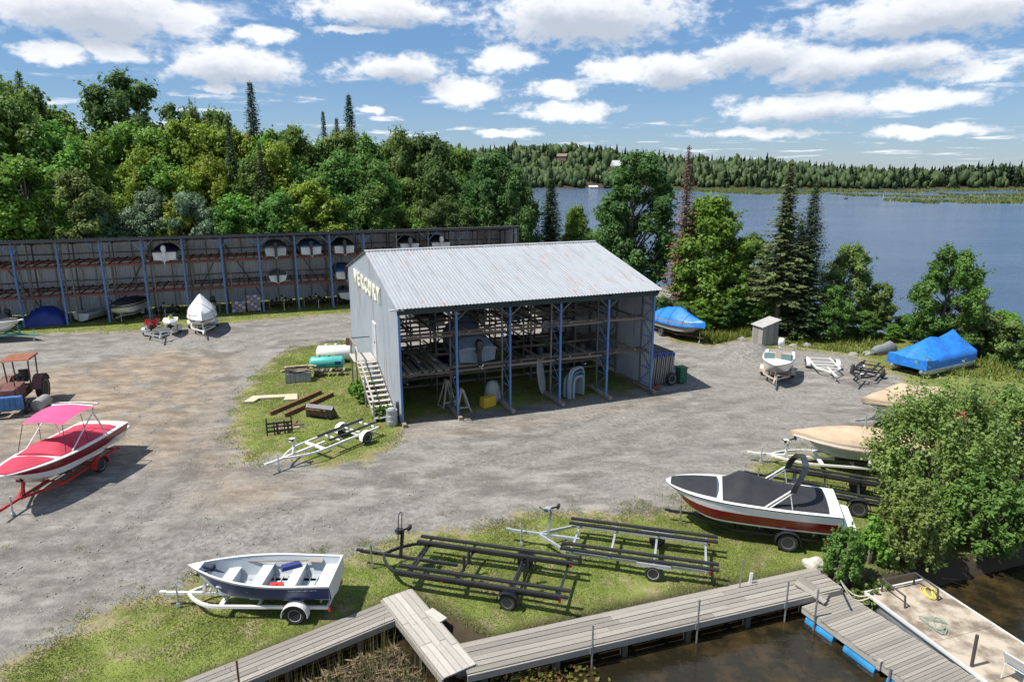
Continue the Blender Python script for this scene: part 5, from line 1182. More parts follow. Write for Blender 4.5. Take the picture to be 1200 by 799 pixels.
def arch(label, x, y, cols, rz, w=1.7, h=1.9, d=.32):
    t = thing('arched_canopy', label, 'canopy frame', shed_pt(x, y, 0), SHED_A+rz)
    for k, m in enumerate(cols):
        rings = []; kk = 1-.14*k
        for i in range(19):
            a = -.12*math.pi+i*1.24*math.pi/18
            xx = w/2*kk*(abs(math.cos(a))**.55)*math.copysign(1, math.cos(a)); zz = max(0, h*.55*kk+h*.45*kk*math.sin(a)) if math.sin(a) > 0 else h*.55*kk*(1-(-math.sin(a))/.37)
            zz = max(.02, zz); n_ = Vector((math.cos(a), 0, max(math.sin(a), 0))).normalized()*.07
            rings.append([(xx-n_.x, -d/2-k*.05, zz-n_.z), (xx+n_.x, -d/2-k*.05, zz+n_.z), (xx+n_.x, d/2+.2*k, zz+n_.z), (xx-n_.x, d/2+.2*k, zz-n_.z)])
        MB().loft(rings).build('arch', m, t, 40)
    return t
arch('blue and white arched canopy standing at the fourth bay of the shed', 10.6, .75, (M('grey_blue_panel', (.30,.34,.37), .6, var=.15), M('teal_canvas', (.06,.15,.23), .7), M('grey_blue_panel', (.30,.34,.37))), .55, 1.5, 1.75, .2)
kb = MB().loft([[(w*math.cos(a)*.34,.05*math.sin(a)*w,z) for a in [i*math.pi/7 for i in range(14)]] for z, w in ((.0,.3),(.2,.75),(.7,1),(1.4,1),(2.0,.75),(2.25,.2))]).build('paddle_board', M('grey_board', (.34,.36,.36), .5, var=.1), None, 50); at(kb, shed_pt(9.0,1.9,0), SHED_A+.5); kb.rotation_euler = (R(-10),0,SHED_A+.5); tag(kb, 'grey oval paddle board leaning inside the third bay', 'paddle board')
for k, (x, z) in enumerate(((8.8,4.6),(11.6,4.6))): pass
o = MB().loft([[(x,.3*w*math.cos(a),.25*w*math.sin(a)) for a in [i*math.pi/5 for i in range(10)]] for x, w in ((-2.3,.1),(-1.6,.8),(0,1),(1.6,.8),(2.3,.1))]).build('canoe', M('faded_teal_hull', (.10,.20,.20), .5), None, 50); at(o, shed_pt(1.5,11.5,2.92), SHED_A+math.pi/2); tag(o, 'faded teal canoe lying on a rear shelf of the shed', 'canoe')
for x, y, z, cv, lb in ((1.45,10.3,2.65,grey_canvas,'grey covered boat deep in the first bay of the shed'), (13.6,10.3,2.65,navy_canvas,'navy covered boat on a rear shelf of the last bay'), (7.6,10.4,2.65,grey_canvas,'grey covered boat on a rear shelf of the third bay'), (4.55,10.4,2.65,canvas_black,'added black covered boat darkening the rear shelf behind the blue grey covered boat'), (10.65,10.3,2.65,canvas_black,'added black covered boat darkening a rear shelf of the fourth bay'), (1.5,6.2,.35,canvas_black,'added black covered boat darkening the floor deep in the first bay'), (4.6,6.6,.35,navy_canvas,'added navy covered boat darkening the floor deep in the second bay'), (10.7,6.6,.35,canvas_black,'added black covered boat darkening the floor deep in the fourth bay'), (13.7,6.3,.35,grey_canvas,'added grey covered boat darkening the floor deep in the last bay')):
    rack_boat(lb, shed_pt(x, y, z), SHED_A+math.pi/2, cv, alu_hull, None, mot_grey, L=4.8, B=1.95, group='boats stored at the back of the open shed')  # black covered and floor boats are added to block light through the shed
# folded dock sections leaning at the end wall
dk_blue = M('blue_dock_cap', (.03,.09,.38), .5, var=.2)
stk = thing('dock_section_stack', 'row of folded wooden dock sections with blue caps leaning against the shed end wall', 'dock sections', shed_pt(15.6,.9,0), SHED_A)
for k in range(11):
    x = .15+k*.165; lean = .22
    for j in range(3): piece('board', (x+.0, .05+j*.02, .1), (x+lean*.6, .05+j*.02, 1.85), .05, .12, wood_pale if (k+j) % 2 else timber, stk, up=(0,1,0)) if j == 0 else None
    piece('board', (x+.05,.22,.05), (x+.05+lean*.6,.22,1.8), .05, .14, timber, stk, up=(0,1,0))
    MB().box((x+lean*.62,.10+.03*(k % 3),1.86+.02*(k % 2)),(.115,.20,.17)).build('blue_cap', dk_blue, stk)
    piece('deck_slat', (x+lean*.62,.24,1.95+.015*(k % 3)), (x+lean*.62+.05,3.6,1.88), .11, .06, M('dark_slat', (.10,.095,.09), .8, var=.3, rnd=.3), stk)
    piece('deck_slat', (x+.05,.35,.35), (x+.1,3.5,.35), .05, .5, timber, stk); piece('board', (x-.03,.0+.02*(k % 3),.03), (x-.03+lean*(.5+.1*(k % 2)),.02,1.72), .045, .07, wood_pale, stk, up=(0,1,0))
sw = thing('spare_wheel', 'white rimmed wheel leaning on the dock sections beside the green bin', 'wheel', shed_pt(17.15,.55,.40), SHED_A+R(8)); make_wheel(sw, (0,0,0), .40, .24, rim_w, -1)
bn = thing('wheelie_bin', 'dark green wheeled rubbish bin beside the folded dock sections', 'bin', shed_pt(18.0,.75,0), SHED_A)
gp_ = M('green_bin_plastic', (.02,.11,.06), .45, var=.15)
MB().box((0,0,.52),(.50,.55,.92)).build('bin_body', gp_, bn); bn.children[0].data.transform(Matrix.Identity(4))
MB().box((0,-.02,1.02),(.60,.66,.07),top=.9).build('lid', gp_, bn); MB().tube([(-.22,.36,1.0),(.22,.36,1.0)], .02, 6).build('handle', gp_, bn)
for s in (-1,1): make_wheel(bn, (s*.24,.28,.12), .12, .06, mot_black, s).rotation_euler = (0,0,math.pi/2)
o = MB().box((0,0,.10),(.6,.4,.2)).box((.2,.1,.25),(.2,.2,.1)).build('scrap_box', rust, None); at(o, shed_pt(15.75,.2,0), .4); tag(o, 'small rusty box on the ground at the shed corner', 'box')

# little privy shed
oh = thing('privy_hut', 'small grey wooden privy with a slanting roof by the trees', 'hut', onground(896,404)+Vector((.15,.5,0)), R(18)); oh.scale = (.88,.88,.88)
plank_g = M('silver_grey_plank', (.24,.23,.21), .9, var=.3, scale=3, stretch=(6,6,1), rnd=.25)
for k in range(7):
    x = -.68+k*.226; piece('wall_board', (x,-.65,0), (x,-.65,1.85+.09*k-.25), .22, .03, plank_g, oh, up=(0,1,0)); piece('wall_board', (x,.65,0), (x,.65,1.85+.09*k-.25), .22, .03, plank_g, oh, up=(0,1,0))
    y = -.60+k*.2; piece('wall_board', (-.8,y,0), (-.8,y,1.6), .19, .03, plank_g, oh, up=(1,0,0))
    piece('wall_board', (.8,y,0), (.8,y,2.12), .19, .03, plank_g, oh, up=(1,0,0)) if k not in (2,3,4) else None
MB().box((.80,0,.95),(.04,.62,1.85)).build('door', M('grey_door', (.20,.19,.18), .9, var=.3), oh)
rf = MB().box((0,0,1.94),(2.0,1.65,.06), rot=Matrix.Rotation(R(-17),3,'Y')); o = rf.build('roof', M('grey_felt_roof', (.33,.33,.32), .8, var=.15), oh)
# rocks, stakes, odds
def rock(label, p, sx, sy, sz, mat, seed=1):
    b = MB(); bm = bmesh.new(); bmesh.ops.create_icosphere(bm, subdivisions=3, radius=1)
    for v in bm.verts:
        q = v.co.copy(); v.co = q*(1+.25*mnoise.noise(q*1.3+Vector((seed,0,0)))); v.co.x *= sx; v.co.y *= sy; v.co.z = max(-.3, v.co.z)*sz
    me = bpy.data.meshes.new('rock'); bm.to_mesh(me); bm.free(); me.materials.append(mat); o = link('rock', me); o.location = p; return tag(o, label, 'rock')
rock_m = M('pale_rock', (.46,.43,.38), .9, var=.2, scale=4, bump=.6)
rock('pale boulder at the shore end of the long walkway', onground(955,662), .42, .3, .3, rock_m, 3)
for k, (x, y, w_) in enumerate(((930,406,'right of the privy'),(945,405,'below the dense spruce'),(1000,416,'behind the black trailer'),(870,398,'left of the privy'),(1016,415,'left of the grey covered machine'))): tag(rock('small grey stone lying '+w_, onground(x, y), .35, .3, .25, M('grey_rock', (.25,.24,.22), .9, var=.2, scale=4), k), group='stones below the tree line')
tag(MB().tube([onground(866,690), onground(866,690)+Vector((.05,0,1.45))], .022, 6).build('stake', steel_post, None, 40), 'thin grey stake standing in the lawn behind the walkway', 'stake')
o = MB().bar((0,0,0),(.05,.02,.62),.09,.05).bar((0,0,.0),(.3,.1,.02),.05,.04).build('stake', white_paint, None); at(o, onground(878,685)); tag(o, 'short white bracket stake beside the thin grey stake', 'stake')
o = MB().bar((0,0,0),(0,0,1.15),.14,.14).build('post', white_paint, None); at(o, onground(1049,612)); tag(o, 'white post standing between the black trailer and the shrubs', 'post')
# grey outboard trailer heap beside the pontoon boat
t = thing('covered_snowmobile', 'grey covered machine on skids beside the tarped pontoon boat', 'machine', onground(1035,414), R(20))
MB().loft([[(x,.38*w*math.cos(a),.12+h*max(-.1,math.sin(a))) for a in [i*math.pi/6 for i in range(12)]] for x, w, h in ((-1.1,.5,.3),(-.7,.9,.55),(0,.95,.6),(.5,1,.8),(.9,.9,.6),(1.2,.4,.3))]).build('cover', grey_canvas, t, 60)
for s in (-1,1): MB().bar((-.9,s*.35,.05),(1.3,s*.35,.05),.1,.06).build('skid', rust, t)
# goods on the floor of the long shed
tp = MB().grid(lambda u, v: ((u-.5)*3.2,(v-.5)*2.6,1.5*max(0,(1-abs(2*u-1)**2.2)*(1-abs(2*v-1)**2.2))**.6+.18*mnoise.noise(Vector((u*5,v*5,2)))), 16, 14).build('tarped_heap', M('dark_blue_tarp', (.01,.03,.20), .5, var=.2, scale=3), None, 60); at(tp, long_pt(-13.0,1.7,.02), LA); tag(tp, 'heap under a dark blue tarpaulin inside the left end of the long shed', 'tarped heap')
def pallet(label, x, y, rows, cm):
    t = thing('loaded_pallet', label, 'pallet', long_pt(x, y, 0), LA, 'loaded pallets in the long shed')
    for k in range(5): piece('slat', (-.6,-.48+k*.24,.13), (.6,-.48+k*.24,.13), .12, .03, timber, t)
    for k in (-.5,0,.5): piece('runner', (k,-.5,.06), (k,.5,.06), .08, .1, timber, t)
    for i in range(4):
        for j in range(3):
            for z in range(rows): MB().box((-.45+i*.3,-.34+j*.34,.27+z*.25),(.28,.32,.235)).build('carton', cm[(i+j+z) % len(cm)], t)
ct = [M('white_carton', (.5,.5,.5), .7, var=.15), M('violet_carton', (.20,.16,.32), .7, var=.2), M('grey_carton', (.3,.3,.31), .7, var=.2), M('brown_carton', (.28,.16,.10), .7, var=.2)]
pallet('pallet of white and violet cartons at the fifth blue post of the long shed', 2.7, .9, 4, ct); pallet('pallet of grey and violet cartons right of the first pallet in the long shed', 4.05, 1.1, 6, ct[::-1])
tin_boat('bare tin skiff resting on the floor at the left of the long shed', long_pt(-10.3,1.2,.05), LA+R(60), motor=None)
trailer('dark empty trailer parked inside the long shed behind the watercraft', long_pt(-3.6,2.6,.02), LA-R(90), 2.6, 1.8, 1.2, black_paint, rim_s)
trailer('dark empty trailer parked inside the long shed right of the cartons', long_pt(6.6,2.8,.02), LA-R(90), 2.6, 1.8, 1.2, black_paint, rim_s)
trailer('dark empty trailer under the blue covered boats in the long shed', long_pt(9.8,2.8,.02), LA-R(90), 2.6, 1.8, 1.2, black_paint, rim_s)
for k, (x, y, lb) in enumerate(((-15.6,1.4,'dark engine on a wooden stand at the far left of the long shed'),(-8.2,3.4,'dark engine on a wooden stand behind the tin skiff'),(0.6,2.0,'dark engine on a wooden stand behind the shrink wrapped boat'),(16.0,2.2,'dark engine on a wooden stand right of the grey skiff'))):
    t = thing('engine_stand', lb, 'engine', long_pt(x, y, 0), LA, 'engines stored in the long shed')
    for sx in (-.4,.4):
        for sy in (-.25,.25): piece('leg', (sx,sy,0), (sx,sy,.7), .08, .08, timber, t)
    piece('top_board', (-.55,0,.73), (.55,0,.73), .5, .06, timber, t); outboard(t, .15, .85, mot_grey if k % 2 else mot_black, 1.1)
tp2 = MB().grid(lambda u, v: ((u-.5)*2.4,(v-.5)*1.8,1.0*max(0,(1-abs(2*u-1)**2.2)*(1-abs(2*v-1)**2.2))**.6+.2*mnoise.noise(Vector((u*5,v*5,7)))), 14, 12).build('tarped_heap', M('dark_blue_tarp', (.01,.03,.20), .5), None, 60); at(tp2, long_pt(-16.6,.9,.02), LA+.2); tag(tp2, 'smaller dark blue tarped heap at the left edge in the long shed', 'tarped heap')
# ---- houses across the lake
HOUSES = []
def far_house(label, x, ytop, ybase, Y, w, d, wallm, roofm, rz=0., pitch=.5, name='lake_house'):
    a = px_ray(x, ybase)
    if name == 'lake_house':    # stand on the slope where the ground reaches the sill height
        for Y in np.arange(565, 800, 2.):
            if float(hills(np.array([a.x*Y/a.y]), np.array([Y]))[0]) >= CAM_H+a.z*Y/a.y-.3: break
        HOUSES.append((a.x*Y/a.y, Y, CAM_H+a.z*Y/a.y, w))
    t = Y/a.y; X, z0 = a.x*t, CAM_H+a.z*t; a2 = px_ray(x, ytop); z1 = CAM_H+a2.z*Y/a2.y; h = z1-z0; eave = h*(1-pitch)
    hs = thing(name, label, 'house', (X, Y, z0), rz)
    MB().box((0,0,eave/2-.4),(w,d,eave+.8)).build('wall', wallm, hs)
    MB().loft([[(x_,-d/2-.5,eave),(x_,0,h),(x_,d/2+.5,eave),(x_,0,eave-.05)] for x_ in (-w/2-.5,w/2+.5)]).build('roof', roofm, hs)
    for k in range(max(2, int(w/3.5))):
        wx = -w/2+w*(k+.5)/max(2, int(w/3.5)); wn = MB().box((wx,-d/2-.03,eave*.55),(1.2,.06,min(1.5,eave*.5))).build('window', white_trim, hs); MB().box((wx,-d/2-.07,eave*.55),(1.0,.04,min(1.3,eave*.42))).build('pane', glass_dark, wn)
    return hs
lg = M('light_grey_roofing', (.42,.43,.44), .6); wl = M('white_siding', (.6,.6,.58), .6)
far_house('grey roofed lake house high above the far shore', 731, 188, 198, 588, 22, 11, wl, lg, R(8), .66)
far_house('small white boathouse at the waterline of the far shore', 695, 217.5, 222.5, 549, 6, 5, wl, wl, 0, .3, 'boathouse')
far_house('brown house among the trees of the far hill', 659, 180, 187, 640, 9, 8, M('brown_siding', (.2,.14,.11), .7), M('brown_roof', (.16,.12,.10), .7), R(-15), .5)
# ------------------------------------------------------------------ vegetation
rng = np.random.default_rng(11)
def mat_leaf(name, dark, light, transl=.3, rough=.55, rnd=.12, hue=.02):
    m = bpy.data.materials.new(name); m.use_nodes = True; nt = m.node_tree; N, L = nt.nodes, nt.links; N.clear()
    at_ = N.new('ShaderNodeAttribute'); at_.attribute_name = 'tone'
    mx = N.new('ShaderNodeMix'); mx.data_type = 'RGBA'; mx.inputs[6].default_value = (*dark, 1); mx.inputs[7].default_value = (*light, 1); L.new(at_.outputs['Fac'], mx.inputs[0])
    oi = N.new('ShaderNodeObjectInfo'); hs = N.new('ShaderNodeHueSaturation'); L.new(mx.outputs[2], hs.inputs['Color'])
    for sock, lo, hi in (('Value', 1-rnd, 1+rnd), ('Hue', .5-hue, .5+hue)):
        r = N.new('ShaderNodeMapRange'); L.new(oi.outputs['Random'], r.inputs[0]); r.inputs[3].default_value, r.inputs[4].default_value = lo, hi; L.new(r.outputs[0], hs.inputs[sock])
    df = N.new('ShaderNodeBsdfPrincipled'); df.inputs['Roughness'].default_value = rough; df.inputs['Specular IOR Level'].default_value = .25; L.new(hs.outputs[0], df.inputs['Base Color'])
    tr = N.new('ShaderNodeBsdfTranslucent'); L.new(hs.outputs[0], tr.inputs['Color'])
    ms = N.new('ShaderNodeMixShader'); ms.inputs[0].default_value = transl; L.new(df.outputs[0], ms.inputs[1]); L.new(tr.outputs[0], ms.inputs[2])
    out = N.new('ShaderNodeOutputMaterial'); L.new(ms.outputs[0], out.inputs[0]); return m
LEAF = {'mid': mat_leaf('mid_green_leaves', (0.069,0.143,0.031), (0.185,0.319,0.069), .46), 'yellow': mat_leaf('yellow_green_leaves', (0.140,0.218,0.027), (0.314,0.426,0.056), .46),
        'dark': mat_leaf('dark_green_leaves', (0.052,0.110,0.031), (0.134,0.230,0.062), .46), 'silver': mat_leaf('silver_green_leaves', (0.106,0.168,0.095), (0.246,0.342,0.196), .32),
        'olive': mat_leaf('olive_green_leaves', (0.099,0.157,0.040), (0.230,0.314,0.090), .46), 'spruce': mat_leaf('spruce_needles', (0.029,0.067,0.031), (0.095,0.151,0.058), .18),
        'spruce_y': mat_leaf('olive_spruce_needles', (0.062,0.095,0.034), (0.168,0.213,0.073), .22), 'dead': mat_leaf('dead_brown_needles', (0.118,0.074,0.056), (0.291,0.162,0.112), .1, .8), 'bright': mat_leaf('bright_green_leaves', (0.095,0.196,0.027), (0.230,0.398,0.062), .46)}
LEAF['shore'] = mat_leaf('shore_shrub_leaves', (.125,.185,.045), (.270,.360,.095), .46)
bark = M('grey_bark', (.15,.125,.10), .9, var=.35, scale=5, stretch=(3,3,.6), bump=.6)
def cards(P, size, rg, up=.35, asp=1.6, N_=None):
    """one small leaf-shaped quad at each point, turned at random or about a given facing"""
    n = len(P); nrm = rg.normal(size=(n,3)); nrm[:,2] += up*2; nrm /= np.linalg.norm(nrm, axis=1)[:,None]
    if N_ is not None: nrm = nrm*.75+N_; nrm /= np.linalg.norm(nrm, axis=1)[:,None]
    a = np.cross(nrm, rg.normal(size=(n,3))); a /= np.linalg.norm(a, axis=1)[:,None]; b = np.cross(nrm, a)
    s = (size*rg.uniform(.5,1.5,n))[:,None]
    V = np.stack([P-a*s*asp*.5, P-b*s*.5+nrm*s*.08, P+a*s*asp*.5, P+b*s*.5+nrm*s*.08], 1)
    return V.reshape(-1,3)
def quads(n): i = np.arange(n)*4; return np.stack([i,i+1,i+2,i+3],1)
def broadleaf(seed, mat, lobes=16, clumps=14, per=44, leaf=.021, rx=.24, z0=.14, shape=1.0, rl=(.10,.15), rc=(.030,.055), fill=900):
    """crown of lobes, each lobe of leafy clumps, each clump of separate leaf cards"""
    rg = np.random.default_rng(seed); lb = []
    for i in range(lobes):
        u = (i+rg.uniform(.1,.9))/lobes; z = z0+.06+(1-z0-.14)*u; prof = (np.sin(np.pi*min(1,(u*.84+.14))**shape))**.65
        a = i*2.4+rg.uniform(-.5,.5); r = rx*prof*rg.uniform(.45,.85); lb.append((r*math.cos(a), r*math.sin(a), z, rg.uniform(*rl)*(1.1-.45*u)))
    Pp, T, Nn, cs = [], [], [], []
    for lx_, ly_, lz_, lr in lb:
        tone_l = rg.normal(.5,.12)
        for _ in range(clumps):
            d = rg.normal(size=3); d[2] += .35; d /= np.linalg.norm(d); c = np.array([lx_,ly_,lz_])+d*lr*rg.uniform(.55,1.05)*np.array([1,1,.85]); r = rg.uniform(*rc); cs.append((*c, r))
            k = int(per*(r/np.mean(rc))**1.6); e = rg.normal(size=(k,3)); e /= np.linalg.norm(e,axis=1)[:,None]
            off = e*(r*rg.uniform(.3,1.2,k)**.7)[:,None]*(1+.45*np.sin(e[:,0]*8+c[0]*60)*np.sin(e[:,1]*7+c[2]*50))[:,None]; Pp.append(c+off); T.append(np.clip(tone_l+rg.normal(0,.12)+rg.normal(0,.16,k),0,1)); nn = d*.75+e*.55; nn[:,2] += .25; Nn.append(nn)
            if rg.random() < .4:
                k2 = 16; dd = d+rg.normal(0,.45,3); dd[2] += .3; dd /= np.linalg.norm(dd); tt = rg.uniform(.5,2.3,k2)*r
                Pp.append(c+dd*tt[:,None]+rg.normal(0,.007,(k2,3))); T.append(np.clip(tone_l+rg.normal(0,.16,k2),0,1)); Nn.append(np.tile(dd,(k2,1))*.4+np.array([0,0,.5]))
    k = fill; j = rg.integers(len(lb), size=k); e = rg.normal(size=(k,3)); e /= np.linalg.norm(e,axis=1)[:,None]; L4 = np.array(lb)[j]; Pp.append(L4[:,:3]+e*(L4[:,3]*rg.uniform(.2,.9,k))[:,None]); T.append(np.clip(rg.normal(.5,.2,k),0,1)); Nn.append(e)
    Pp = np.concatenate(Pp); T = np.concatenate(T); Nn = np.concatenate(Nn)
    V = cards(Pp, np.full(len(Pp), leaf), rg, 0, 1.5, Nn); me = np_mesh('crown', V, quads(len(Pp)), mat, {'tone': np.repeat(T,4)})
    m = MB(); wob = [rg.uniform(-.015,.015,2)*k for k in range(6)]
    pts = [(wob[k][0], wob[k][1], -.02+.82*k/5) for k in range(6)]
    m.tube(pts, [.017,.0145,.0125,.010,.006,.002], 8)
    for q in lb:
        zb = min(.7, max(.12, q[2]-rg.uniform(.12,.25))); i = zb/.82*5; b0 = Vector(pts[min(4,int(i))]).lerp(Vector(pts[min(5,int(i)+1)]), i-int(i))
        e = Vector(q[:3]); m.tube([b0, b0.lerp(e,.5)+Vector((0,0,-.01)), e], [.007*(1-zb*.6),.0045,.0015], 6)
    return me, m.mesh('trunk', bark, 50)
def conifer(seed, mat, rx=.13, z0=.06, n_br=420, leaf=.028, sparse=0., droop=.35, per=8, spike=.0):
    rg = np.random.default_rng(seed); V, T = [], []; m = MB()
    m.tube([(0,0,-.02),(0,0,.5),(0,0,.999)], [.014,.008,.001], 7)
    for w in range(n_br):
        z = z0+(.99-z0)*((w+rg.random())/n_br)**.92; f = (1-z)/(1-z0)
        l = (rx*(f**(.8+spike))+.007)*rg.uniform(.6,1.15)
        if rg.random() < sparse: l *= .35
        a = w*2.4+rg.uniform(-.6,.6); tone = np.clip(rg.normal(.5,.2),0,1)
        d = np.array([math.cos(a),math.sin(a),0.]); side = np.array([-d[1],d[0],0.]); n = max(3,int(per*(.35+.65*f)))
        for j in range(n):
            t = (j+.7)/n; p = d*l*t+np.array([0,0,z-droop*l*t+.25*l*t*t]); sz = leaf*(1.1-.45*t)*rg.uniform(.7,1.3)*(.40+.7*f)
            for sg in (-1,1):
                o = d*.8*sz+side*sg*sz*rg.uniform(.5,1.2)+np.array([0,0,-.5*sz*rg.uniform(-.3,1.4)]); wv = np.cross(o, rg.normal(size=3)+np.array([0,0,1.5])); wv = wv/(np.linalg.norm(wv)+1e-9)*sz*.34
                V.append([p-wv*.4, p+o*.55-wv, p+o*1.15, p+o*.55+wv]); T.append(np.clip(tone+rg.normal(0,.15),0,1))
        if sparse > .15 or w % 6 == 0: m.tube([(0,0,z), tuple(d*l*.5+np.array([0,0,z-droop*l*.5+.06*l])), tuple(d*l*.95+np.array([0,0,z-droop*l*.95+.22*l]))], [.0022,.0014,.0005], 4)
    V = np.array(V).reshape(-1,3); n = len(V)//4
    return np_mesh('crown', V, quads(n), mat, {'tone': np.repeat(np.array(T),4)}), m.mesh('trunk', bark, 50)
def place_top(x, ytop, Y):
    a = px_ray(x, ytop); t = Y/a.y; return a.x*t, CAM_H+a.z*t
def with_mat(me, mat): c = me.copy(); c.materials.clear(); c.materials.append(mat); return c
def tree(name, label, var, matkey, X, Y, h, wide=1., rz=None, group='trees behind the long shed', cat='tree'):
    g = gz(X, Y); t = thing(name, label, cat, (X, Y, g-.05), random.uniform(0,6.28) if rz is None else rz, group)
    cm, tm = VAR[var]
    for nm, me in (('crown', cm), ('trunk', tm)):
        o = link(nm, me, t); o.scale = (h*wide, h*wide, h)
        if nm == 'crown': o.material_slots[0].link = 'OBJECT'; o.material_slots[0].material = LEAF[matkey]
    return t
VAR = {}
for i in range(5): VAR['b%d' % i] = broadleaf(20+i, LEAF['mid'], 34, 11, 66, .0135, .235+.02*(i % 3), .10, 1.0+.12*(i % 2), (.055,.098), (.024,.046), 900)
VAR['oak'] = broadleaf(40, LEAF['mid'], 24, 11, 70, .0115, .33, .38, .9, (.045,.085), (.02,.04), 300)
VAR['pop'] = broadleaf(41, LEAF['mid'], 52, 10, 62, .0115, .23, .06, 1.1, (.04,.075), (.02,.04), 600)
VAR['maple'] = broadleaf(42, LEAF['mid'], 34, 11, 78, .0145, .28, .08, .95, (.055,.10), (.026,.05), 500)
VAR['airy'] = broadleaf(43, LEAF['mid'], 40, 10, 84, .0145, .40, .06, .8, (.055,.10), (.026,.05), 300)
for i in range(3): VAR['s%d' % i] = conifer(60+i, LEAF['spruce'], (.12,.15,.135)[i], .05, 820, .020, .05, .3, 10)
VAR['slim'] = conifer(70, LEAF['spruce'], .10, .04, 900, .0175, .04, .35, 9); VAR['ragged'] = conifer(71, LEAF['spruce_y'], .17, .22, 430, .024, .25, .35, 10, spike=.25)
VAR['dead'] = conifer(72, LEAF['dead'], .12, .16, 330, .020, .30, .30, 6, spike=.1)

# ---- forest behind the long shed
def shed_Y(x, extra): # depth of the shed's back wall seen at that column, plus a distance into the forest
    r = (x-600)/FPX/ (1/math.cos(PITCH)) ; # X/Y at the horizon
    Y = (61.5+.37*28)/(1-.37*r) ; return Y+6.4+extra
SKY = ((-120,95),(-60,88),(0,78),(30,98),(60,112),(85,128),(110,150),(150,138),(200,134),(245,138),(262,148),(290,150),(320,128),(350,128),(385,150),(410,148),(440,146),(475,150),(510,148),(545,152),(570,180),(590,205),(606,232))
def sky_y(x): return float(np.interp(x, [a for a,_ in SKY], [b for _,b in SKY]))
zone = lambda x, row: ('mid','bright','mid','olive') if x < 110 else (('yellow','yellow','bright') if row > 0 else ('silver','silver','yellow','mid')) if x < 258 else (('yellow','bright','mid') if x < 372 else ('mid','bright','dark','olive','mid'))
tone_word = {'mid':'mid green','olive':'olive green','yellow':'yellow green','bright':'bright green','silver':'silvery green','dark':'dark green'}
row_word = ('front row behind the long shed', 'middle row behind the long shed', 'back row on the skyline')
ORD = 'first second third fourth fifth sixth seventh eighth ninth tenth eleventh twelfth thirteenth fourteenth fifteenth sixteenth seventeenth eighteenth nineteenth twentieth'.split()+['twenty-'+w for w in 'first second third fourth fifth sixth seventh eighth ninth'.split()]
for row, (off, sp, lift, wide) in enumerate(((5.0, 23, (62, 116), 1.15), (9.5, 27, (22, 60), 1.0), (16, 27, (-4, 16), .92))):
    x = -28+row*9; k = 0
    while x < (600, 585, 590)[row]:
        xx = x+random.uniform(-6,6); Y = shed_Y(xx, off+random.uniform(-1.0,1.6)); y = sky_y(xx)+random.uniform(*lift)
        if row == 0: y = min(y, 240)
        X, ht = place_top(xx, y, Y); mk = random.choice(zone(xx, row))
        tree('broadleaf_tree', '%s tree, %s from the left in the %s' % (tone_word[mk], ORD[k], row_word[row]), 'b%d' % random.randrange(5), mk, X, Y, max(ht, 5.), wide*random.uniform(.8,1.15), group='trees of the '+row_word[row]); x += sp*random.uniform(.85,1.15); k += 1
def tall(x, y, extra, var, mk, name, label, wide=1.):
    Y = shed_Y(x, extra); X, ht = place_top(x, y, Y); tree(name, label, var, mk, X, Y, ht, wide, group=None)
tall(146,76,22,'oak','dark','broadleaf_tree','tall dark round crowned tree standing above the forest skyline',1.0)
tall(292,93,17,'slim','spruce','spruce_tree','tallest slim dark spruce rising above the forest over the cartons',1.15); tall(266,136,12,'s0','spruce','spruce_tree','broad dark spruce left of the tallest slim spruce',.75); tall(303,165,8,'ragged','spruce_y','spruce_tree','olive drooping spruce in front of the tallest slim spruce',.95)
tall(408,108,18,'s0','spruce','spruce_tree','dark pointed spruce above the forest over the gable letters',.95); tall(394,136,18,'slim','spruce','spruce_tree','small slim spruce tip just left of the dark pointed spruce',.9); tall(378,128,19,'slim','spruce','spruce_tree','thin spruce tip between the yellow green trees and the pointed spruce',.8)
tall(20,80,16,'s1','olive','spruce_tree','olive conifer on the skyline at the left edge',.9); tall(42,98,15,'s2','olive','spruce_tree','second olive conifer from the left edge on the skyline',.9)
tall(577,172,6,'b1','dark','broadleaf_tree','dark tree at the right end of the forest above the shed roof',1.0); tall(598,190,4,'airy','dark','broadleaf_tree','thin dark tree at the right end of the long shed letting water show through',.8)
tall(232,120,20,'airy','olive','broadleaf_tree','thin topped olive tree behind the yellow green trees',.5); tall(255,118,20,'pop','olive','broadleaf_tree','slender poplar behind the yellow green trees',.7)

# ---- belt of trees between the yard and the lake
def belt(x, ytop, Y, var, mk, name, label, wide=1.):
    X, zt = place_top(x, ytop, Y); return tree(name, label, var, mk, X, Y, zt-gz(X, Y), wide, group=None)
belt(646,196,84,'s0','spruce','spruce_tree','green spruce standing behind the roof of the open shed',1.45)
belt(676,238,86,'maple','bright','broadleaf_tree','small pale green tree right of the spruce behind the shed roof',.85); belt(700,268,82,'b2','mid','shrub_tree','low green tree peeping over the shed roof',1.2)
belt(752,168,66,'pop','dark','broadleaf_tree','big dark poplar behind the right corner of the open shed',1.12)
belt(722,228,68,'b3','mid','broadleaf_tree','lower leafy tree left of the big dark poplar',1.0)
belt(808,168,58,'dead','dead','spruce_tree','dead brown spruce with bare tip beside the big poplar',1.05)
belt(836,223,58,'maple','bright','broadleaf_tree','bright green maple right of the dead brown spruce',1.15); belt(862,300,57,'b4','bright','broadleaf_tree','low green tree below the bright maple',1.3)
belt(928,188,54,'ragged','spruce_y','spruce_tree','tall ragged spruce with bare lower trunk behind the privy',1.3); belt(957,213,53.5,'s1','spruce','spruce_tree','dense pointed spruce right of the ragged spruce',1.35)
belt(940,255,56,'s2','spruce','spruce_tree','shorter dark spruce between the two tall spruces',1.25)
belt(888,270,60,'b0','mid','broadleaf_tree','green tree between the maple and the ragged spruce',1.05)
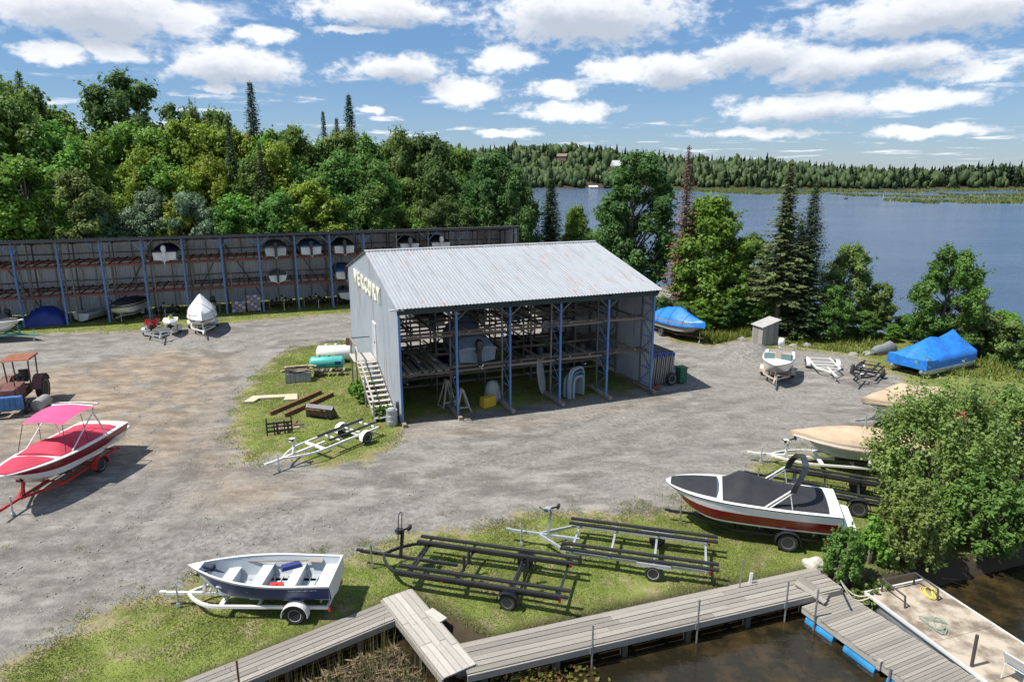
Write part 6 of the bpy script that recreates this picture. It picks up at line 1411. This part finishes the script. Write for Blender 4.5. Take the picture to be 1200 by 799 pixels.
belt(1000,282,55,'b1','olive','broadleaf_tree','olive broadleaf tree right of the dense spruce',1.1); belt(1035,328,54,'b3','olive','shrub_tree','low olive tree at the right end of the tree belt',1.25); belt(978,330,52.5,'b2','mid','shrub_tree','low green tree at the foot of the dense spruce',1.2)
belt(1122,286,50,'airy','mid','broadleaf_tree','open crowned tree standing alone behind the tarped pontoon boat',1.0)
belt(1150,352,49.5,'b4','olive','shrub_tree','bushy shrub right of the tarped pontoon boat',1.6); belt(1190,372,48,'b2','olive','shrub_tree','shrub at the right edge by the lake shore',1.6); belt(1085,368,51,'b0','mid','shrub_tree','shrub behind the peak of the tarped pontoon boat',1.5)
for k, (x, y, Y, w) in enumerate(((775,345,56,'behind the blue tarped boat'),(800,352,54.5,'at the foot of the dead brown spruce'),(825,348,55.5,'left below the bright maple'),(850,345,55.5,'right below the bright maple'),(878,350,56,'left behind the privy'),(905,345,55,'right behind the privy'),(962,362,53,'at the foot of the dense spruce'),(1015,362,53,'behind the black trailer on the gravel'),(1048,378,52,'left of the tarped pontoon boat'),(1022,348,55.5,'between the olive tree and the pontoon boat, by the water'),(1064,366,53.5,'by the water behind the pontoon boat'),(1178,362,50,'by the water at the right edge'),(1105,385,49.5,'under the open crowned tree'))):
    tag(belt(x, y, Y, 'b%d' % (k % 5), ('dark','mid','bright')[k % 3], 'bush', 'low leafy bush '+w, 1.7), cat='bush', group='bushes under the tree belt')

# ---- shrubs on the near shore
def shrub_mesh(seed, clumps, per, leaf, rc=(.10,.2), mat=None):
    rg = np.random.default_rng(seed); Pp, T, Nn = [], [], []; cs = []
    for _ in range(clumps):
        a = rg.uniform(0,2*np.pi); e = rg.uniform(0,1); r = rg.uniform(.3,1)**.5*math.sqrt(max(.05,1-(e*.95)**2.4))*.82; cs.append((r*math.cos(a), r*math.sin(a), .08+e*.84, rg.uniform(*rc)))
    for x, y, z, r in cs:
        k = int(per*(r/np.mean(rc))**1.7); d = rg.normal(size=(k,3)); d /= np.linalg.norm(d,axis=1)[:,None]; rad = r*rg.uniform(.25,1.15,k)**.6
        off = d*rad[:,None]; off *= (1+.6*np.sin(d[:,0]*7+x*9)*np.sin(d[:,1]*6+z*9))[:,None]
        for _s in range(2):
            k2 = 26; dd = np.array([x*.7,y*.7,.45])+rg.normal(0,.45,3); dd /= np.linalg.norm(dd); tt = rg.uniform(.4,2.4,k2)*r; Pp.append(np.array([x,y,z])+dd*tt[:,None]+rg.normal(0,.018,(k2,3))); T.append(np.clip(rg.normal(.6,.2,k2),0,1)); Nn.append(np.tile(dd,(k2,1))*.4+np.array([0,0,.5]))
        Nn.append(d*.6+np.array([x*.5,y*.5,.35])); Pp.append(np.array([x,y,z])+off); T.append(np.clip(rg.normal(.5,.17)+rg.normal(0,.2,k),0,1))
    Pp = np.concatenate(Pp); T = np.concatenate(T); Pp[:,2] = np.abs(Pp[:,2])
    return Pp, T, cs, np.concatenate(Nn)
def shrub(label, px, py, h, r, seed, mk, leaf=.12, clumps=70, per=170, group=None, dx=0, dy=0, rc=(.10,.2)):
    g = onground(px, py)+Vector((dx,dy,0)); g.z = gz(g.x, g.y)
    Pp, T, cs, Nn = shrub_mesh(seed, clumps, per, leaf, rc); Pp = Pp*np.array([r,r,h]); rg = np.random.default_rng(seed+5)
    me = np_mesh('crown', cards(Pp, np.full(len(Pp), leaf), rg, .2, 1.5, Nn), quads(len(Pp)), LEAF[mk], {'tone': np.repeat(T,4)})
    t = thing('shore_shrub', label, 'shrub', g, 0, group); link('crown', me, t)
    m = MB()
    for k in range(34):
        c = cs[k*3 % len(cs)]; e = Vector((c[0]*r,c[1]*r,c[2]*h)); s0 = Vector((rg.uniform(-.25,.25),rg.uniform(-.25,.25),-.1)); m.tube([s0, s0.lerp(e,.5)+Vector((0,0,.12*h)), e], [.045,.028,.008], 5)
    m.build('trunk', bark, t, 50); return t
shrub('largest leafy shrub on the right shore hiding the tan covered boats', 1132, 640, 5.2, 2.85, 3, 'shore', .084, 150, 125, dy=2.8, dx=.5, rc=(.07,.15))
shrub('tall shrub at the right edge behind the water', 1200, 620, 4.4, 2.5, 4, 'shore', .088, 120, 120, dx=1.9, dy=3.2, rc=(.07,.15))
shrub('rounded shrub with dense leaves at the shore left of the largest shrub', 1080, 672, 2.7, 1.3, 5, 'shore', .070, 95, 120, dy=.9, rc=(.08,.16))
shrub('leafy shrub hanging over the water at the right edge', 1170, 655, 2.8, 1.7, 8, 'mid', .088, 100, 120, dy=.9, rc=(.07,.15))
shrub('small shrub beside the end of the long walkway', 992, 683, 1.65, .72, 6, 'mid', .055, 60, 90, dy=.35, rc=(.08,.16))
shrub('low bright sapling between the two shore shrubs', 1034, 668, 1.4, .65, 7, 'bright', .09, 40, 90, dy=.6, rc=(.08,.16))
shrub('low undergrowth at the root of the largest shrub', 1028, 690, .7, .9, 9, 'olive', .07, 60, 80, dy=.35)
dw = MB()
for k in range(8):
    p = G(1085+k*9,676-k*3,WATER_Z+.1); dw.tube([p+Vector((0,.5,.3)), p, p+Vector((random.uniform(.2,1.),random.uniform(-.5,.1),random.uniform(-.1,.25)))], [.03,.022,.006], 5)
tag(dw.build('driftwood', M('dead_branch', (.22,.15,.11), .9, var=.3), None, 60), 'dead branches hanging over the water below the largest shrub', 'branches')
shrub('leafy weed clump at the foot of the wooden staircase', 432, 470, 1.0, .75, 31, 'bright', .12, 30, 90, dx=-.1)
for k, (x, y, h, r, w_) in enumerate(((420,462,.8,.6,'under the stair landing'),(446,490,.55,.45,'at the lowest stair tread'),(455,488,.5,.4,'between the stair and the barrel'))): shrub('low green weeds '+w_, x, y, h, r, 33+k, 'bright', .10, 22, 80, group='weeds along the staircase')

# ---- the wood on the far shore, seen as one mass
def far_wood():
    rg = np.random.default_rng(5); V, T = [], []
    n = 6200; X = rg.uniform(-330,720,n); s = 1.5+rg.random(n)**1.5*195; Y = shore_far(X)+s; Z = hills(X, Y)
    keep = ~((np.abs(X-66) < 7) & (s < 22)); X, Y, Z, s = X[keep], Y[keep], Z[keep], s[keep]
    clump = vnoise(X, Y, .028)
    con = rg.random(len(X)) < np.clip(.20+X/1100+.30*clump, .05, .7); H = np.where(con, rg.uniform(8,16.5,len(X)), rg.uniform(7,14,len(X)))*np.clip(.45+s/22,.45,1); H *= np.where(rg.random(len(X)) < .06, 1.25, 1.)
    for hx, hy, hz, hw in HOUSES:       # cut back in front of the houses so that they overlook the lake
        cor = (np.abs(X-hx*Y/hy) < hw/2+3) & (Y < hy+9); H = np.where(cor, np.minimum(H, CAM_H+(hz-CAM_H)*Y/hy-Z+.5), H)
        H = np.where((np.abs(X-hx) < hw/2+3) & (np.abs(Y-hy) < 9), 0, H)
    ok = H > 2.; X, Y, Z, s, con, H, clump = (q_[ok] for q_ in (X, Y, Z, s, con, H, clump))
    bm = bmesh.new(); bmesh.ops.create_icosphere(bm, subdivisions=2, radius=1); bv = np.array([v.co[:] for v in bm.verts]); bf = np.array([[v.index for v in f.verts] for f in bm.faces]); bm.free()
    cv, cf = [], []; lv, ns = 7, 9      # ragged cone of drooping skirts
    for l in range(lv):
        for e in (0, 1):
            for k in range(ns): cv.append((l, e, k))
    cv = np.array(cv)
    for r_ in range(lv*2-1):
        for k in range(ns): q = (k+1) % ns; cf += [(r_*ns+k, r_*ns+q, (r_+1)*ns+q), (r_*ns+k, (r_+1)*ns+q, (r_+1)*ns+k)]
    cf = np.array(cf); V, T, F = [], [], []; o = 0
    for i in range(len(X)):
        h = H[i]
        if con[i]:
            l, e, k = cv[:,0], cv[:,1], cv[:,2]; zz = (l+e*.95)/lv; r = np.where(e == 0, (1-l/lv)**.85, (1-(l+1.)/lv)**.85*.55+.01)*h*.19*rg.uniform(.6,1.25,len(cv)); a = k/ns*6.283+l*.7+rg.uniform(-.3,.3,len(cv))
            P_ = np.stack([r*np.cos(a), r*np.sin(a), zz*h+rg.uniform(-.03,.03,len(cv))*h],1); f = cf
        else:
            d = bv*(1+.30*np.sin(bv[:,[0]]*4+i)*np.sin(bv[:,[1]]*4+i*1.7)*np.sin(bv[:,[2]]*4+i*.6)+rg.normal(0,.19,(len(bv),1)))+rg.normal(0,.07,bv.shape); P_ = d*np.array([h*.27,h*.27,h*.46])+np.array([0,0,h*.46]); f = bf
        V.append(P_+np.array([X[i],Y[i],Z[i]-.6])); F.append(f+o); o += len(P_); base = rg.normal(.14 if con[i] else .6,.16)+.16*clump[i]; T.append(np.clip(base+rg.normal(0,.09,len(P_)),0,1))
    V = np.concatenate(V); T = np.concatenate(T); F = np.concatenate(F)
    m = mat_leaf('far_wood_leaves', (.026,.056,.030), (.090,.155,.048), .3); me = np_mesh('far_wood', V, F, m, {'tone': T})
    tag(link('far_wood', me), 'dense mixed wood covering the far shore of the lake', 'forest', kind='stuff')
def vnoise(X, Y, f): return np.sin(X*f+1.3*np.sin(Y*f*.7+1))*np.sin(Y*f*1.1+1.7*np.sin(X*f*.6))
far_wood()
def blades(P, h, w, rg, lean=.5):
    n = len(P); a = rg.uniform(0,6.283,n); d = np.stack([np.cos(a),np.sin(a),np.zeros(n)],1); s = np.stack([-np.sin(a),np.cos(a),np.zeros(n)],1)
    hh = (h*rg.uniform(.5,1.3,n))[:,None]; tip = P+np.array([0,0,1.])*hh+d*hh*rg.uniform(0,lean,n)[:,None]
    ww = np.broadcast_to(np.asarray(w), (n,))[:,None]
    return np.stack([P-s*ww*.5, P+s*ww*.5, tip],1).reshape(-1,3)
def tris(n): i = np.arange(n)*3; return np.stack([i,i+1,i+2],1)
def vnoise(X, Y, f): return np.sin(X*f+1.3*np.sin(Y*f*.7+1))*np.sin(Y*f*1.1+1.7*np.sin(X*f*.6))
def scatter_grass():
    rg = np.random.default_rng(9); PP, TT = [], []
    def zone_(poly, dens, sel=1.0):
        x0, y0 = poly.min(0); x1, y1 = poly.max(0); x0, x1, y0, y1 = max(x0,-45), min(x1,36), max(y0,12), min(y1,75)
        n = int((x1-x0)*(y1-y0)*dens); X, Y = rg.uniform(x0,x1,n), rg.uniform(y0,y1,n); d = sdist(X, Y, poly); land = sdist(X, Y, LAND)
        patch = .5+.5*vnoise(X,Y,.9)+.35*vnoise(X,Y,2.7)+.25*rg.normal(size=n)
        ok = (d+.7*vnoise(X,Y,1.7)+.5*vnoise(X,Y,4.1)+.45*rg.normal(size=n) > -.05) & (land > .15) & (patch > .12); X, Y = X[ok], Y[ok]
        PP.append(np.stack([X,Y,ground_h(X,Y)-.005],1)); TT.append(np.clip(.45+.25*vnoise(X,Y,.55)+.2*vnoise(X,Y,1.9)+rg.normal(0,.2,len(X)),0,1))
    zone_(GRASS[3], 900); zone_(GRASS[0], 420); zone_(GRASS[2], 130); zone_(GRASS[4], 190); zone_(GRASS[1], 120)
    # weeds straying onto the gravel
    n = 2600; X, Y = rg.uniform(-36,26,n), rg.uniform(17,56,n); g, d_, l_ = masks(X, Y); ok = (g < .5) & (l_ > .9) & (rg.random(n) < .05+g*1.2) & (vnoise(X,Y,.35) > -.1); X, Y = X[ok], Y[ok]
    q = 22; X = np.repeat(X,q)+rg.normal(0,.10,len(X)*q); Y = np.repeat(Y,q)+rg.normal(0,.10,len(Y)*q); PP.append(np.stack([X,Y,ground_h(X,Y)-.005],1)); TT.append(np.clip(rg.normal(.45,.25,len(X)),0,1))
    Pp = np.concatenate(PP); T = np.concatenate(TT); dist = np.hypot(Pp[:,0],Pp[:,1])
    V = blades(Pp, .045+.03*np.clip(vnoise(Pp[:,0],Pp[:,1],.8),0,1), .013+dist*.0007, rg, 1.5)
    me = np_mesh('lawn_grass', V, tris(len(Pp)), mat_leaf('lawn_blades', (.180,.175,.060), (.195,.265,.050), .42), {'tone': np.repeat(T,3)}); tag(link('lawn_grass', me), 'short patchy grass of the lawn and yard edges', 'grass', kind='stuff')
    # tall weeds along the tree line
    poly = poly_px([(775,372),(800,396),(838,402),(880,394),(890,380),(860,362),(800,355)]); polys = [(poly,90,.9),(poly_px([(915,404),(1010,416),(1040,408),(1040,390),(930,385)]),50,.5),(poly_px([(1100,438),(1200,450),(1200,425),(1130,420)]),60,.6),(poly_px([(-20,376),(420,358),(600,346),(600,338),(-20,362)]),7,.35)]
    PP, TT, HH = [], [], []
    for poly, dens, h in polys:
        x0, y0 = poly.min(0); x1, y1 = poly.max(0); n = int((x1-x0)*(y1-y0)*dens); X, Y = rg.uniform(x0,x1,n), rg.uniform(y0,y1,n); ok = (sdist(X,Y,poly) > 0) & (sdist(X,Y,LAND) > .2); X, Y = X[ok], Y[ok]
        PP.append(np.stack([X,Y,ground_h(X,Y)],1)); HH.append(h*(.6+.4*vnoise(X,Y,1.1))); TT.append(np.clip(rg.normal(.55,.25,len(X)),0,1))
    Pp = np.concatenate(PP); V = blades(Pp, np.concatenate(HH), .09, rg, .9); me = np_mesh('tall_weeds', V, tris(len(Pp)), mat_leaf('weed_blades', (.085,.12,.02), (.21,.25,.045), .35), {'tone': np.repeat(np.concatenate(TT),3)})
    tag(link('tall_weeds', me), 'tall rank weeds along the foot of the tree line', 'weeds', kind='stuff')
    # cattails in the little bay between the docks
    poly = np.array([tuple(G(*p)[:2]) for p in ((300,799),(462,735),(515,799),(500,850),(300,850))]); x0, y0 = poly.min(0); x1, y1 = poly.max(0); n = 1500; X, Y = rg.uniform(x0,x1,n), rg.uniform(y0,y1,n); ok = sdist(X,Y,poly) > .12; X, Y = X[ok], Y[ok]
    Pp = np.stack([X,Y,np.full(len(X),WATER_Z-.05)],1); V = blades(Pp, np.where(rg.random(len(X)) < .45, 1.25, .55), .024, rg, .35)
    me = np_mesh('cattails', V, tris(len(Pp)), mat_leaf('cattail_blades', (.19,.15,.085), (.12,.16,.035), .25), {'tone': np.repeat(np.clip(rg.normal(.5,.35,len(X)),0,1),3)}); tag(link('cattails', me), 'thin cattails and dry reeds standing in the bay between the docks', 'reeds', kind='stuff')
    n = 2600; X, Y = rg.uniform(x0,x1,n), rg.uniform(y0,y1,n); ok = sdist(X,Y,poly) > .0; X, Y = X[ok], Y[ok]; Pp = np.stack([X,Y,WATER_Z+rg.uniform(.01,.14,len(X))],1)
    me = np_mesh('reed_litter', cards(Pp, np.full(len(X),.05), rg, 1.2, 7.), quads(len(X)), mat_leaf('reed_litter_straw', (.10,.075,.05), (.26,.20,.12), .1, .9), {'tone': np.repeat(rg.random(len(X)),4)}); tag(link('reed_litter', me), 'matted dead reed stems floating in the bay between the docks', 'reed litter', kind='stuff')
    # water plants under the long walkway
    c = G(630,790,WATER_Z); n = 420; X, Y = rg.normal(c.x,.75,n), rg.normal(c.y-.25,.22,n); Pp = np.stack([X,Y,WATER_Z+rg.uniform(.02,.22,n)],1)
    me = np_mesh('water_plants', cards(Pp, np.full(n,.085), rg, .9, 1.5), quads(n), mat_leaf('water_plant_leaves', (.20,.07,.04), (.13,.19,.03), .3), {'tone': np.repeat(np.clip(rg.normal(.65,.3,n),0,1),4)}); tag(link('water_plants', me), 'green and reddish water plants below the long walkway', 'water plants', kind='stuff')
    # reed beds off the far shore
    n = 90000; qx = rg.uniform(760,1400,n); qy = 221.5+rg.random(n)**1.3*np.clip((qx-760)/330,.05,1)*17; XY = np.array([tuple(G(a_, b_, WATER_Z)[:2]) for a_, b_ in zip(qx, qy)]); X, Y = XY[:,0], XY[:,1]
    ok = vnoise(X, Y, .045)+.5*vnoise(X*1.3, Y, .11) > -.25+np.clip((qy-222)/17,0,1)*.75; X, Y = X[ok], Y[ok]
    Pp = np.stack([X,Y,np.full(len(X),WATER_Z)],1); V = blades(Pp, .8, .9, rg, .9); me = np_mesh('far_reeds', V, tris(len(X)), mat_leaf('far_reed_blades', (.10,.125,.03), (.185,.20,.06), .3), {'tone': np.repeat(np.clip(rg.normal(.5,.25,len(X)),0,1),3)}); tag(link('far_reeds', me), 'pale green reed beds fringing the far shore', 'reeds', kind='stuff')
    # loose stones on the yard
    n = 7000; X, Y = rg.uniform(-32,24,n), 18+rg.random(n)**1.3*34; g, d, l = masks(X, Y); ok = (g < .3) & (l > .9); X, Y = X[ok], Y[ok]; Z = ground_h(X,Y)
    k = len(X); sz = rg.uniform(.012,.045,k); o = np.array([(1,0,0),(0,1,0),(-1,0,0),(0,-1,0),(0,0,.8),(0,0,-.5)]); V = (np.stack([X,Y,Z],1)[:,None,:]+o[None]*sz[:,None,None]*rg.uniform(.7,1.3,(k,6,1))).reshape(-1,3)
    f = np.array([(0,1,4),(1,2,4),(2,3,4),(3,0,4),(1,0,5),(2,1,5),(3,2,5),(0,3,5)]); F = (np.arange(k)[:,None,None]*6+f[None]).reshape(-1,3)
    me = np_mesh('loose_stones', V, F, M('loose_stone', (.30,.28,.25), .95, var=.5, scale=.9, coords='Object')); tag(link('loose_stones', me), 'loose crushed stones scattered over the gravel yard', 'gravel', kind='stuff')
scatter_grass()
